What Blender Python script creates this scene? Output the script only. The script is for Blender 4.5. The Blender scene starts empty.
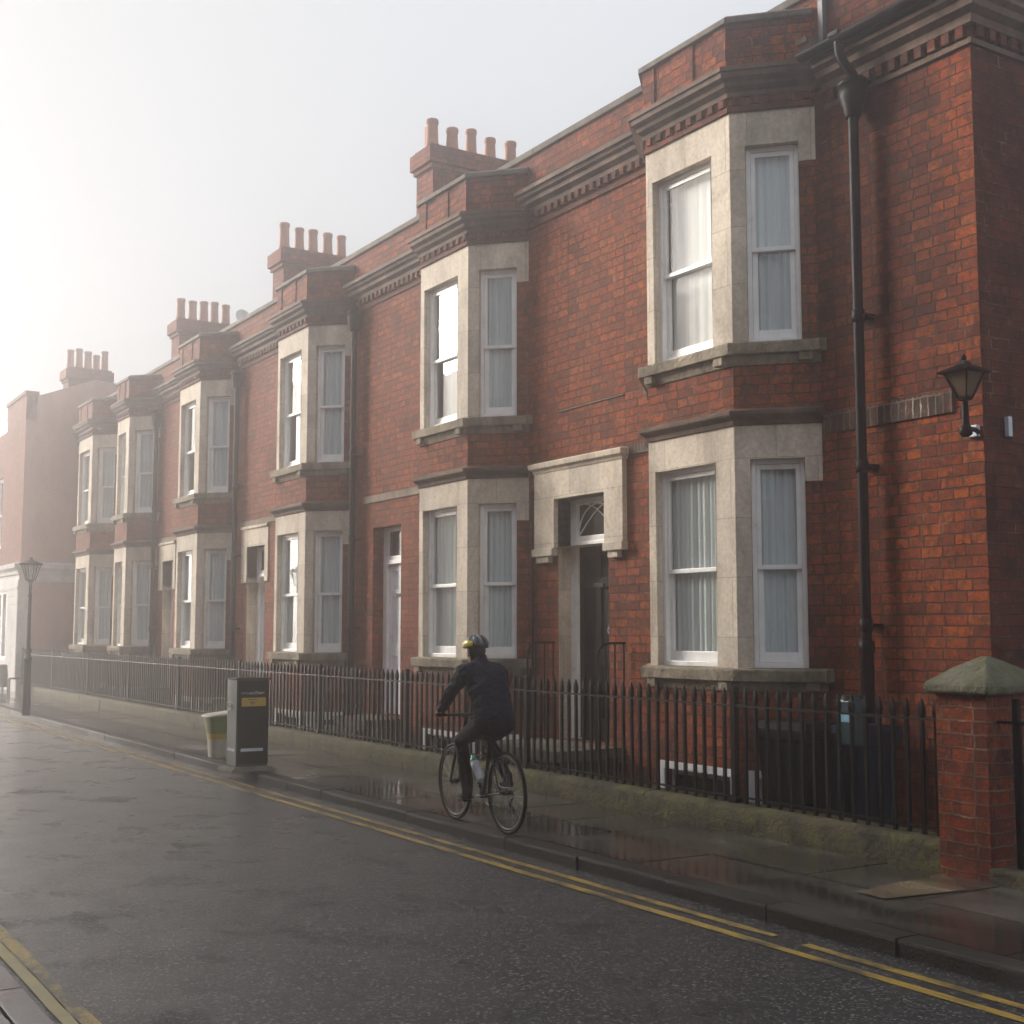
import bpy, bmesh, math, random
from math import radians as rad, sin, cos, pi, sqrt
from mathutils import Vector, Matrix
random.seed(7)
scn = bpy.context.scene
COL = scn.collection

# ------------------------------------------------------------------ materials
def new_mat(name):
    m = bpy.data.materials.new(name); m.use_nodes = True
    nt = m.node_tree; nt.nodes.clear()
    out = nt.nodes.new('ShaderNodeOutputMaterial')
    b = nt.nodes.new('ShaderNodeBsdfPrincipled')
    nt.links.new(b.outputs[0], out.inputs[0])
    return m, nt, b

class NT:
    """tiny node-graph helper"""
    def __init__(s, nt): s.nt = nt
    def n(s, t, **kw):
        nd = s.nt.nodes.new(t)
        for k, v in kw.items(): setattr(nd, k, v)
        return nd
    def l(s, a, b): s.nt.links.new(a, b)
    def coord(s, kind='Object'): return s.n('ShaderNodeTexCoord').outputs[kind]
    def mapping(s, src, scale=(1, 1, 1), loc=(0, 0, 0)):
        m = s.n('ShaderNodeMapping'); s.l(src, m.inputs[0])
        m.inputs['Scale'].default_value = scale; m.inputs['Location'].default_value = loc
        return m.outputs[0]
    def noise(s, src, scale, detail=4, rough=.55, out='Fac', dist=0.0):
        n = s.n('ShaderNodeTexNoise'); s.l(src, n.inputs['Vector'])
        n.inputs['Scale'].default_value = scale; n.inputs['Detail'].default_value = detail
        n.inputs['Roughness'].default_value = rough; n.inputs['Distortion'].default_value = dist
        return n.outputs[out]
    def ramp(s, fac, stops, interp='LINEAR'):
        r = s.n('ShaderNodeValToRGB'); s.l(fac, r.inputs[0]); cr = r.color_ramp; cr.interpolation = interp
        while len(cr.elements) < len(stops): cr.elements.new(.5)
        for e, (p, c) in zip(cr.elements, stops):
            e.position = p; e.color = (c, c, c, 1) if isinstance(c, (int, float)) else (*c, 1)
        return r.outputs[0]
    def mix(s, fac, a, b, blend='MIX'):
        m = s.n('ShaderNodeMix', data_type='RGBA', blend_type=blend)
        for sock, v in ((m.inputs[0], fac), (m.inputs[6], a), (m.inputs[7], b)):
            if hasattr(v, 'links'): s.l(v, sock)
            elif isinstance(v, (int, float)) and sock != m.inputs[0]: sock.default_value = (v, v, v, 1)
            elif isinstance(v, (int, float)): sock.default_value = v
            else: sock.default_value = (*v, 1)
        return m.outputs[2]
    def math(s, op, a, b=0.0):
        m = s.n('ShaderNodeMath', operation=op)
        for sock, v in ((m.inputs[0], a), (m.inputs[1], b)):
            if hasattr(v, 'links'): s.l(v, sock)
            else: sock.default_value = v
        return m.outputs[0]
    def bump(s, h, strength=.5, dist=.01, normal=None):
        b = s.n('ShaderNodeBump'); s.l(h, b.inputs['Height'])
        b.inputs['Strength'].default_value = strength; b.inputs['Distance'].default_value = dist
        if normal is not None: s.l(normal, b.inputs['Normal'])
        return b.outputs[0]

def brick_mat(name, bw=.235, rh=.098, stops=None, mortar=(.085, .058, .042), grime=.62, offset=(0, 0, 0), squash=.7, grimed=None):
    m, nt, b = new_mat(name); g = NT(nt)
    uv = g.mapping(g.coord('UV'), loc=offset)
    ob = g.coord('Object')
    d = g.noise(uv, 11, 5, .72, 'Color')
    dv = g.n('ShaderNodeVectorMath', operation='MULTIPLY_ADD'); g.l(d, dv.inputs[0])
    dv.inputs[1].default_value = (.046, .036, 0); g.l(uv, dv.inputs[2])
    br = g.n('ShaderNodeTexBrick', offset=.5, squash=squash, squash_frequency=2); g.l(dv.outputs[0], br.inputs['Vector'])
    br.inputs['Color1'].default_value = (0, 0, 0, 1); br.inputs['Color2'].default_value = (1, 1, 1, 1)
    br.inputs['Mortar'].default_value = (.5, .5, .5, 1)
    br.inputs['Scale'].default_value = 1; br.inputs['Brick Width'].default_value = bw; br.inputs['Row Height'].default_value = rh
    br.inputs['Mortar Size'].default_value = .0085; br.inputs['Mortar Smooth'].default_value = .45; br.inputs['Bias'].default_value = 0
    stops = stops or [(0, (.055, .019, .014)), (.16, (.15, .032, .016)), (.36, (.27, .05, .016)), (.62, (.33, .062, .016)), (.84, (.40, .092, .020)), (1, (.30, .085, .036))]
    patch = g.noise(ob, 1.6, 6, .7)
    v = g.math('ADD', br.outputs['Color'], g.math('MULTIPLY', g.math('SUBTRACT', patch, .5), .7))
    v = g.math('ADD', g.math('MULTIPLY', v, .78), .13)
    col = g.ramp(v, stops)
    fine = g.noise(ob, 38, 5, .65)
    mott = g.noise(ob, 13, 6, .72)
    col = g.mix(g.ramp(mott, [(.42, .85), (.57, 0)]), col, (.085, .034, .022))
    col = g.mix(g.ramp(g.noise(g.mapping(ob, loc=(5, 2, 7)), 9, 6, .75), [(.54, 0), (.70, .68)]), col, (.27, .135, .10))
    col = g.mix(1, col, g.ramp(fine, [(.25, .45), (.7, 1.2)]), 'MULTIPLY')
    mcol = g.mix(1, mortar, g.ramp(g.noise(ob, 3.1, 4, .6), [(.36, .45), (.60, 1.0), (.72, 3.2)]), 'MULTIPLY')
    col = g.mix(br.outputs['Fac'], col, mcol)
    # soot and rain dirt: irregular blotches
    soot = g.noise(g.mapping(ob, (1, 1, .5)), 3.1, 8, .72, dist=.6)
    col = g.mix(1, col, g.ramp(soot, [(.33, grime * .8), (.46, .9), (.62, 1.06)]), 'MULTIPLY')
    if grimed:      # darker, bluer brick colour over one stretch of wall, ragged edge (object space: y range, lowest z)
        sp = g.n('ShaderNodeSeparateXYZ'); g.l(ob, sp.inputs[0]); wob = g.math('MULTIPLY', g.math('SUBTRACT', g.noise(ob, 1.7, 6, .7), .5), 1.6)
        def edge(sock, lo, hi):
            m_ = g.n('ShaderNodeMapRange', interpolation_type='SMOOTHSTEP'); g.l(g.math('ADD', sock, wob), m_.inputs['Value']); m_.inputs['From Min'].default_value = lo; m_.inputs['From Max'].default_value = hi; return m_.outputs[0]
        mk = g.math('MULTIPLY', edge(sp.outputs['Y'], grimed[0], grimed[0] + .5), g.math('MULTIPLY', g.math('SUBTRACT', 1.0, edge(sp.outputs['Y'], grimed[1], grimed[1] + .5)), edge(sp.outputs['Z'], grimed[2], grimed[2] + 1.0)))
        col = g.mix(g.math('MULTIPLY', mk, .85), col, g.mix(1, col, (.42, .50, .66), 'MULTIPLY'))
    lime = g.noise(g.mapping(ob, (1, 1, .6)), 2.6, 6, .7)
    col = g.mix(g.ramp(lime, [(.66, 0), (.78, .2)]), col, (.30, .22, .17))
    g.l(col, b.inputs['Base Color'])
    b.inputs['Roughness'].default_value = .8; b.inputs['Specular IOR Level'].default_value = .1
    h = g.math('ADD', g.math('MULTIPLY', br.outputs['Fac'], -1.0), g.math('ADD', g.math('MULTIPLY', fine, .55), g.math('MULTIPLY', br.outputs['Color'], .45)))
    g.l(g.bump(h, .9, .016), b.inputs['Normal'])
    return m

def stone_mat(name, base=(.66, .59, .50), dark=(.40, .35, .29), joint=True, moss=None, jw=.62, jh=.58, stain=(.34, .60)):
    m, nt, b = new_mat(name); g = NT(nt)
    ob = g.coord('Object'); uv = g.coord('UV')
    n1 = g.noise(g.mapping(ob, (1, 1, .5)), 2.4, 7, .68, dist=.5); n2 = g.noise(ob, 24, 5, .6)
    col = g.mix(g.ramp(n1, [(stain[0], 1), (stain[1], 0)]), base, dark)
    col = g.mix(1, col, g.ramp(n2, [(.3, .78), (.7, 1.12)]), 'MULTIPLY')
    h = n2
    if joint:
        br = g.n('ShaderNodeTexBrick', offset=.37); g.l(uv, br.inputs['Vector'])
        br.inputs['Color1'].default_value = (.86, .85, .84, 1); br.inputs['Color2'].default_value = (1.06, 1.04, 1.0, 1); br.inputs['Mortar'].default_value = (.55, .52, .48, 1)
        br.inputs['Scale'].default_value = 1; br.inputs['Brick Width'].default_value = jw; br.inputs['Row Height'].default_value = jh
        br.inputs['Mortar Size'].default_value = .004; br.inputs['Mortar Smooth'].default_value = .3
        col = g.mix(1, col, br.outputs['Color'], 'MULTIPLY')
        h = g.math('SUBTRACT', n2, g.math('MULTIPLY', br.outputs['Fac'], .8))
    if moss:
        n3 = g.noise(ob, 5.5, 7, .72)
        col = g.mix(g.ramp(n3, [(moss - .1, 0), (moss + .07, 1)]), col, g.mix(g.noise(ob, 60, 2), (.045, .055, .014), (.16, .15, .045)))
        h = g.math('ADD', h, g.math('MULTIPLY', n3, 2.0))
    g.l(col, b.inputs['Base Color']); b.inputs['Roughness'].default_value = .8; b.inputs['Specular IOR Level'].default_value = .2
    g.l(g.bump(h, .4 if not moss else .8, .008 if not moss else .03), b.inputs['Normal'])
    return m

def plain_mat(name, col, rough=.5, metal=0.0, var=.25, scale=9, bump=.15, spec=.5, streak=False):
    m, nt, b = new_mat(name); g = NT(nt)
    ob = g.coord('Object'); n = g.noise(g.mapping(ob, (1, 1, .25 if streak else 1)), scale, 6, .65)
    g.l(g.mix(1, col, g.ramp(n, [(.25, 1 - var), (.75, 1 + var * .6)]), 'MULTIPLY'), b.inputs['Base Color'])
    g.l(g.ramp(n, [(.3, max(0, rough - .12)), (.7, min(1, rough + .12))]), b.inputs['Roughness'])
    b.inputs['Metallic'].default_value = metal; b.inputs['Specular IOR Level'].default_value = spec
    if bump: g.l(g.bump(g.noise(ob, scale * 6, 4), bump, .004), b.inputs['Normal'])
    return m

M = {}
M['brick'] = brick_mat('weathered_red_brick')
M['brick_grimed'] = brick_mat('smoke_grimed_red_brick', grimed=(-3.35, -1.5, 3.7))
M['brick_dark'] = brick_mat('sooty_brick', stops=[(0, (.035, .018, .015)), (.3, (.10, .034, .024)), (.6, (.17, .046, .028)), (.9, (.24, .06, .03)), (1, (.12, .05, .035))], grime=.6)
M['brick_gable'] = brick_mat('gable_brick', stops=[(0, (.03, .011, .011)), (.25, (.06, .015, .012)), (.55, (.10, .020, .014)), (.85, (.15, .030, .017)), (1, (.08, .028, .022))])  # darkened copy of the house brick; the gable's shade is in its colour
M['brick_pier'] = brick_mat('pier_brick', bw=.27, rh=.094, offset=(.11, .03, 0), mortar=(.16, .115, .085), stops=[(0, (.05, .018, .014)), (.2, (.14, .026, .013)), (.5, (.23, .038, .014)), (.8, (.33, .066, .016)), (1, (.2, .06, .03))])
M['soldier'] = brick_mat('black_soldier_brick', bw=.082, rh=.4, stops=[(0, (.03, .027, .024)), (.5, (.06, .052, .045)), (1, (.12, .10, .085))], mortar=(.2, .18, .15), offset=(0, .13, 0))
M['stone'] = stone_mat('cream_sandstone')
M['stone_band'] = stone_mat('grey_stone_band', (.24, .20, .155), (.085, .072, .058), jw=1.1, jh=1)
M['cornice'] = stone_mat('weathered_cornice_stone', (.20, .135, .10), (.065, .046, .038), jw=.9, jh=2, stain=(.40, .68))
M['sill'] = stone_mat('lichened_sill_stone', (.34, .29, .215), (.12, .105, .075), joint=False, moss=.66)
M['moss_stone'] = stone_mat('mossy_kerb_stone', (.095, .08, .052), (.03, .027, .018), joint=False, moss=.575)
M['cap_stone'] = stone_mat('green_lichen_capstone', (.16, .155, .11), (.06, .07, .045), joint=False, moss=.60)
M['coping'] = stone_mat('coping_stone', (.16, .135, .11), (.055, .048, .042), jw=.8, jh=5)
M['concrete'] = stone_mat('worn_step_concrete', (.17, .15, .12), (.06, .055, .045), joint=False)
M['area'] = stone_mat('damp_area_concrete', (.10, .092, .078), (.04, .037, .032), joint=False)
M['white'] = plain_mat('white_gloss_paint', (.88, .88, .87), .35, var=.14, scale=5)
M['white_dirty'] = plain_mat('grubby_white_paint', (.84, .84, .84), .5, var=.25, scale=6, streak=True)
M['white_door'] = plain_mat('white_door_paint', (.86, .88, .93), .35, var=.1, scale=4)
M['black_door'] = plain_mat('black_door_paint', (.004, .0038, .0038), .42, var=.3, scale=5, spec=.1)
M['iron'] = plain_mat('black_iron_paint', (.003, .003, .0035), .5, var=.5, scale=14, bump=.35, spec=.08)
M['iron_grey'] = plain_mat('worn_rail_paint', (.010, .0095, .009), .42, var=.6, scale=18, bump=.3, spec=.2)
M['lead'] = plain_mat('lead_grey', (.10, .105, .115), .5, var=.3)
M['slate'] = plain_mat('slate_grey', (.07, .07, .078), .55, var=.35, scale=4)
M['terracotta'] = plain_mat('terracotta_pot', (.36, .15, .085), .8, var=.4, scale=5)
M['brass'] = plain_mat('dull_brass', (.5, .42, .28), .35, metal=.9, var=.2)
M['chrome'] = plain_mat('bright_steel', (.6, .6, .6), .25, metal=1, var=.1)
M['rubber'] = plain_mat('tyre_rubber', (.007, .007, .007), .6, var=.3, scale=30, spec=.15)
M['rim'] = plain_mat('dark_rim', (.09, .085, .08), .38, metal=.8, var=.2)
M['bikepaint'] = plain_mat('black_frame_paint', (.006, .006, .007), .22, var=.2, spec=.35)
M['spoke'] = plain_mat('spoke_steel', (.35, .35, .35), .3, metal=1, var=.1)
M['bottle_white'] = plain_mat('bottle_white', (.78, .82, .88), .3, var=.05)
M['bottle_teal'] = plain_mat('bottle_teal', (.06, .5, .48), .3, var=.05)
M['bin_black'] = plain_mat('black_bin_plastic', (.005, .005, .0055), .4, var=.3, bump=.25, spec=.1)
M['bin_blue'] = plain_mat('dark_blue_plastic', (.006, .014, .028), .4, var=.3, spec=.15)
M['teal_box'] = plain_mat('dark_teal_plastic', (.014, .034, .042), .35, var=.25)
M['pale_blue'] = plain_mat('pale_blue_label', (.16, .34, .44), .4, var=.2)
M['cab_green'] = plain_mat('dark_green_cabinet', (.032, .062, .052), .42, var=.22, scale=4, streak=True)
M['cab_black'] = plain_mat('charcoal_cabinet', (.008, .009, .009), .45, var=.3, scale=5, streak=True, spec=.1)
M['yellow_label'] = plain_mat('yellow_notice', (.50, .33, .035), .5, var=.2, scale=18)
M['label_dark'] = plain_mat('notice_print', (.13, .085, .02), .6, var=.3)
M['label_grey'] = plain_mat('grey_print', (.22, .23, .25), .6, var=.3)
M['label_pale'] = plain_mat('pale_print', (.50, .56, .62), .5, var=.15)
M['tub_green'] = plain_mat('olive_tub_plastic', (.17, .24, .045), .5, var=.2)
M['tub_yellow'] = plain_mat('yellow_tub_band', (.50, .34, .03), .5, var=.2)
M['tub_cream'] = plain_mat('cream_tub_plastic', (.48, .45, .37), .5, var=.2)
M['hair'] = plain_mat('dark_hair', (.012, .009, .007), .6, var=.3, scale=40)
M['skin'] = plain_mat('skin', (.52, .30, .21), .5, var=.1)
M['shoe'] = plain_mat('black_shoe', (.005, .005, .005), .5, var=.3, spec=.1)
M['helmet'] = plain_mat('dark_helmet', (.018, .022, .022), .3, var=.3)
M['helmet_yellow'] = plain_mat('yellow_helmet_shell', (.55, .43, .02), .3, var=.1)
M['helmet_grey'] = plain_mat('grey_helmet_shell', (.13, .15, .15), .3, var=.2)
M['brown'] = plain_mat('brown_timber', (.12, .07, .05), .6, var=.3)
M['grey_cloth'] = plain_mat('grey_cover', (.07, .07, .075), .7, var=.3)
M['render_white'] = stone_mat('white_stucco', (.66, .65, .63), (.48, .46, .44), joint=False)
M['pink_render'] = stone_mat('pinkish_brown_render', (.46, .27, .21), (.36, .21, .165), joint=False)
M['gate_blue'] = plain_mat('grey_blue_gate_paint', (.10, .125, .16), .45, var=.2)
M['amber'] = plain_mat('amber_lamp_glass', (.11, .075, .045), .2, var=.3)
M['dish'] = plain_mat('grey_dish', (.66, .66, .66), .5, var=.1)

def cloth_mat(name, col, scale=5, strength=.6):
    m, nt, b = new_mat(name); g = NT(nt)
    ob = g.coord('Object')
    n = g.noise(g.mapping(ob, (1, 1, 2.2)), scale, 5, .6, dist=1.2)
    g.l(g.mix(1, col, g.ramp(n, [(.25, .65), (.75, 1.25)]), 'MULTIPLY'), b.inputs['Base Color'])
    b.inputs['Roughness'].default_value = .6; b.inputs['Specular IOR Level'].default_value = .08
    g.l(g.bump(n, strength, .03, g.bump(g.noise(ob, 420, 2), .2, .001)), b.inputs['Normal'])
    return m
M['jacket'] = cloth_mat('navy_shell_jacket', (.009, .011, .022), 7, .9)
M['trousers'] = cloth_mat('black_trousers', (.003, .003, .0035), 9, .9)

def curtain_mat(name, col):
    m, nt, b = new_mat(name); g = NT(nt)
    ob = g.coord('Object'); n = g.noise(g.mapping(ob, (14, 14, .3)), 1.5, 4)
    g.l(g.mix(1, col, g.ramp(n, [(.3, .82), (.7, 1.06)]), 'MULTIPLY'), b.inputs['Base Color'])
    b.inputs['Roughness'].default_value = .85
    return m
M['curtain_grey'] = curtain_mat('grey_net_curtain', (.66, .70, .69))
M['curtain_blue'] = curtain_mat('blue_grey_curtain', (.68, .74, .75))
M['curtain_white'] = curtain_mat('white_blind', (.80, .78, .75))

def glass_mat(name, tint=(.95, .98, .985), base=.15):
    m, nt, b = new_mat(name); nt.nodes.remove(b); g = NT(nt)
    out = [n for n in nt.nodes if n.type == 'OUTPUT_MATERIAL'][0]
    tr = g.n('ShaderNodeBsdfTransparent'); tr.inputs[0].default_value = (*tint, 1)
    gl = g.n('ShaderNodeBsdfGlossy'); gl.inputs['Roughness'].default_value = .015
    lw = g.n('ShaderNodeLayerWeight'); lw.inputs['Blend'].default_value = .5      # facing is two-sided, so light passes the thin pane both ways
    ob = g.coord('Object')
    g.l(g.bump(g.noise(ob, 1.8, 2), .04, .03), gl.inputs['Normal'])
    mx = g.n('ShaderNodeMixShader')
    g.l(g.math('MINIMUM', g.math('ADD', g.math('MULTIPLY', g.math('POWER', lw.outputs['Facing'], 4.0), .85), base - .05), 1.0), mx.inputs[0])
    g.l(tr.outputs[0], mx.inputs[1]); g.l(gl.outputs[0], mx.inputs[2]); g.l(mx.outputs[0], out.inputs[0])
    return m
M['glass'] = glass_mat('window_glass')
M['dark_glass'] = plain_mat('dark_room_glass', (.012, .012, .012), .08, var=.2, bump=0)
M['lamp_glass'] = glass_mat('lantern_glass', (.9, .9, .88), .12)

def asphalt_mat():
    m, nt, b = new_mat('wet_asphalt'); g = NT(nt)
    ob = g.coord('Object')
    agg = g.n('ShaderNodeTexVoronoi'); g.l(ob, agg.inputs['Vector']); agg.inputs['Scale'].default_value = 74
    agg2 = g.noise(ob, 150, 3, .7)
    big = g.noise(ob, 2.6, 8, .72)
    spots = g.noise(g.mapping(ob, (1, .8, 1), (3, 1.7, 0)), 1.5, 9, .72)
    dark = g.ramp(spots, [(.52, 0), (.68, .75)])
    cell = g.n('ShaderNodeSeparateColor'); g.l(agg.outputs['Color'], cell.inputs[0])
    col = g.ramp(cell.outputs[0], [(0, (.004, .004, .0055)), (.5, (.010, .011, .015)), (.80, (.032, .033, .037)), (.9, (.14, .138, .136)), (1, (.30, .295, .29))])
    col = g.mix(1, col, g.ramp(big, [(.3, .7), (.7, 1.25)]), 'MULTIPLY')
    col = g.mix(g.math('MULTIPLY', dark, .8), col, (.005, .005, .0058))
    rust = g.noise(g.mapping(ob, (1, .8, 1), (9.2, 4, 0)), .9, 5, .6)
    col = g.mix(g.ramp(rust, [(.68, 0), (.76, .5)]), col, (.05, .026, .018))
    g.l(col, b.inputs['Base Color'])
    r = g.math('ADD', g.mix(dark, g.ramp(big, [(.3, .12), (.7, .24)]), .62), g.math('MULTIPLY', g.math('SUBTRACT', agg2, .5), .3))
    g.l(r, b.inputs['Roughness']); b.inputs['Specular IOR Level'].default_value = .25
    b.inputs['Coat IOR'].default_value = 1.7; b.inputs['Coat Roughness'].default_value = .2
    g.l(g.mix(dark, g.ramp(big, [(.35, .85), (.65, .5)]), .05), b.inputs['Coat Weight'])
    g.l(g.bump(g.math('ADD', g.math('MULTIPLY', agg.outputs['Distance'], -.9), agg2), .55, .010), b.inputs['Coat Normal'])
    h = g.math('ADD', g.math('MULTIPLY', agg.outputs['Distance'], -.9), g.math('MULTIPLY', agg2, 1.1))
    g.l(g.bump(h, 1.0, .014), b.inputs['Normal'])
    return m
M['asphalt'] = asphalt_mat()

def paving_mat(name, base=(.105, .098, .087), lo=.38, hi=.66, wet=.045, dry=.22, spec=.8, grain=.25):
    m, nt, b = new_mat(name); g = NT(nt)
    ob = g.coord('Object')
    pud = g.noise(g.mapping(ob, (1, .55, 1)), 1.25, 5, .55, dist=.4)
    n2 = g.noise(ob, 46, 5, .65)
    geo = g.n('ShaderNodeNewGeometry').outputs['Random Per Island']
    col = g.mix(1, base, g.ramp(geo, [(0, .62), (.5, 1.0), (1, 1.25)]), 'MULTIPLY')
    col = g.mix(1, col, g.ramp(n2, [(.3, .7), (.7, 1.2)]), 'MULTIPLY')
    w = g.ramp(pud, [(.46, 0), (.62, 1)])
    col = g.mix(w, g.mix(1, col, (.42, .40, .38), 'MULTIPLY'), col)
    g.l(col, b.inputs['Base Color'])
    g.l(g.math('ADD', g.ramp(pud, [(lo, wet), (hi, dry)]), g.ramp(geo, [(0, 0.0), (1, .08)])), b.inputs['Roughness'])
    b.inputs['Specular IOR Level'].default_value = spec
    h = g.mix(w, .5, n2) if grain < .5 else n2
    g.l(g.bump(h, grain, .004 if grain < .5 else .012, g.bump(g.noise(ob, 7, 4), .10, .015)), b.inputs['Normal'])
    return m
M['paving'] = paving_mat('wet_york_paving')
M['paving_tan'] = paving_mat('tan_paving_slab', (.22, .17, .115))
M['kerb'] = paving_mat('granite_kerb', (.050, .043, .038), .3, .6, .42, .66, .25, .9)
M['left_paving'] = paving_mat('left_paving_stone', (.12, .112, .104))

def yellow_mat():
    m, nt, b = new_mat('worn_yellow_paint'); g = NT(nt)
    ob = g.coord('Object'); n = g.noise(g.mapping(ob, (1, .45, 1)), 7, 8, .75); n2 = g.noise(ob, 110, 3)
    n3 = g.noise(ob, 1.1, 4)
    w = g.math('ADD', n, g.math('MULTIPLY', g.math('SUBTRACT', n3, .5), .5))
    col = g.mix(g.ramp(w, [(.40, 0), (.56, 1)]), (.075, .066, .045), (.42, .28, .055))
    col = g.mix(1, col, g.ramp(n2, [(.3, .55), (.7, 1.2)]), 'MULTIPLY')
    g.l(col, b.inputs['Base Color']); b.inputs['Roughness'].default_value = .4
    g.l(g.bump(n2, .6, .004), b.inputs['Normal'])
    return m
M['yellow'] = yellow_mat()
M['yellow_pale'] = plain_mat('faded_yellow_paint', (.36, .29, .12), .45, var=.45, scale=7)
M['ground'] = plain_mat('far_ground', (.06, .058, .05), .8, var=.3, scale=.4)

# ------------------------------------------------------------------ mesh helpers
ROOTLOC = {}
class MB:
    def __init__(s): s.v = []; s.f = []; s.sm = []
    def add(s, vs, fs, smooth=False):
        o = len(s.v); s.v += [Vector(p) for p in vs]
        for f in fs: s.f.append([i + o for i in f]); s.sm.append(smooth)
    def quad(s, a, b, c, d): s.add([a, b, c, d], [(0, 1, 2, 3)])
    def box(s, x0, x1, y0, y1, z0, z1):
        s.obox((x0, y0), (0, 1), 0, y1 - y0, -(x1 - x0), 0, z0, z1)
    def obox(s, o, u, s0, s1, d0, d1, z0, z1):
        """o 2D origin, u 2D unit direction, n outward = left of u; s along u, d along n"""
        n = (-u[1], u[0])
        P = lambda a, d, z: (o[0] + u[0] * a + n[0] * d, o[1] + u[1] * a + n[1] * d, z)
        vs = [P(a, d, z) for z in (z0, z1) for d in (d0, d1) for a in (s0, s1)]
        s.add(vs, [(0, 1, 3, 2), (4, 6, 7, 5), (0, 4, 5, 1), (2, 3, 7, 6), (0, 2, 6, 4), (1, 5, 7, 3)])
    def tube(s, pts, r, n=10, cap=True, smooth=True):
        pts = [Vector(p) for p in pts]; rr = r if isinstance(r, (list, tuple)) else [r] * len(pts)
        rings = []; ref = None
        for i, p in enumerate(pts):
            t = (pts[min(i + 1, len(pts) - 1)] - pts[max(i - 1, 0)]).normalized()
            if ref is None: ref = Vector((0, 0, 1)) if abs(t.z) < .9 else Vector((1, 0, 0))
            a = t.cross(ref)
            if a.length < 1e-4: a = t.orthogonal()
            a.normalize(); b = t.cross(a); ref = a.cross(t)
            rings.append([p + (a * cos(2 * pi * k / n) + b * sin(2 * pi * k / n)) * rr[i] for k in range(n)])
        s.rings(rings, cap, smooth)
    def rings(s, rings, cap=True, smooth=True, close=False):
        n = len(rings[0]); vs = [p for r in rings for p in r]; fs = []
        m = len(rings)
        for i in range(m if close else m - 1):
            j = (i + 1) % m
            for k in range(n): fs.append((i * n + k, i * n + (k + 1) % n, j * n + (k + 1) % n, j * n + k))
        s.add(vs, fs, smooth)
        if cap and not close:
            s.add(rings[0], [tuple(range(n))[::-1]]); s.add(rings[-1], [tuple(range(n))])
    def lathe(s, c, prof, n=20, smooth=True):
        """prof: (r, z) pairs about vertical axis at c"""
        s.rings([[Vector((c[0] + r * cos(2 * pi * k / n), c[1] + r * sin(2 * pi * k / n), c[2] + z)) for k in range(n)] for r, z in prof], True, smooth)
    def torus(s, c, axis, R, r, n=40, m=8, flat=1.0):
        c = Vector(c); ax = Vector(axis).normalized(); a = ax.orthogonal().normalized(); b = ax.cross(a)
        rg = []
        for i in range(n):
            t = 2 * pi * i / n; d = a * cos(t) + b * sin(t)
            rg.append([c + d * (R + r * cos(2 * pi * k / m)) + ax * (r * flat * sin(2 * pi * k / m)) for k in range(m)])
        s.rings(rg, False, True, True)
    def sweep(s, path, prof, closed_prof=True, caps=True):
        """path 2D (outward = left), prof (offset, z), mitred"""
        n = len(path); rings = []
        for i in range(n):
            p = Vector(path[i])
            d0 = (p - Vector(path[i - 1])).normalized() if i else None
            d1 = (Vector(path[i + 1]) - p).normalized() if i < n - 1 else None
            d0 = d0 or d1; d1 = d1 or d0
            n0 = Vector((-d0.y, d0.x)); n1 = Vector((-d1.y, d1.x)); m = (n0 + n1); m = m / (1 + n0.dot(n1))
            rings.append([Vector((p.x + m.x * o, p.y + m.y * o, z)) for o, z in prof])
        s.rings(rings, caps, False) if closed_prof else None
    def wall(s, p0, p1, z0, z1, holes=(), depth=.13, reveal=True):
        p0 = Vector(p0); p1 = Vector(p1); L = (p1 - p0).length; u = (p1 - p0) / L; n = Vector((-u.y, u.x))
        P = lambda a, d, z: (p0.x + u.x * a + n.x * d, p0.y + u.y * a + n.y * d, z)
        ss = sorted({0, L, *[h[0] for h in holes], *[h[1] for h in holes]}); zs = sorted({z0, z1, *[h[2] for h in holes], *[h[3] for h in holes]})
        ss = [a for a in ss if -1e-6 <= a <= L + 1e-6]; zs = [z for z in zs if z0 - 1e-6 <= z <= z1 + 1e-6]
        for i in range(len(ss) - 1):
            for j in range(len(zs) - 1):
                cs, cz = (ss[i] + ss[i + 1]) / 2, (zs[j] + zs[j + 1]) / 2
                if any(h[0] < cs < h[1] and h[2] < cz < h[3] for h in holes): continue
                s.quad(P(ss[i], 0, zs[j]), P(ss[i], 0, zs[j + 1]), P(ss[i + 1], 0, zs[j + 1]), P(ss[i + 1], 0, zs[j]))
        for h in holes:
            if len(h) > 4 and not h[4]: continue
            if not reveal: continue
            a, b, c, d = h[:4]
            s.quad(P(a, 0, c), P(a, -depth, c), P(a, -depth, d), P(a, 0, d))
            s.quad(P(b, 0, c), P(b, 0, d), P(b, -depth, d), P(b, -depth, c))
            s.quad(P(a, 0, d), P(a, -depth, d), P(b, -depth, d), P(b, 0, d))
            s.quad(P(a, 0, c), P(b, 0, c), P(b, -depth, c), P(a, -depth, c))
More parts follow.
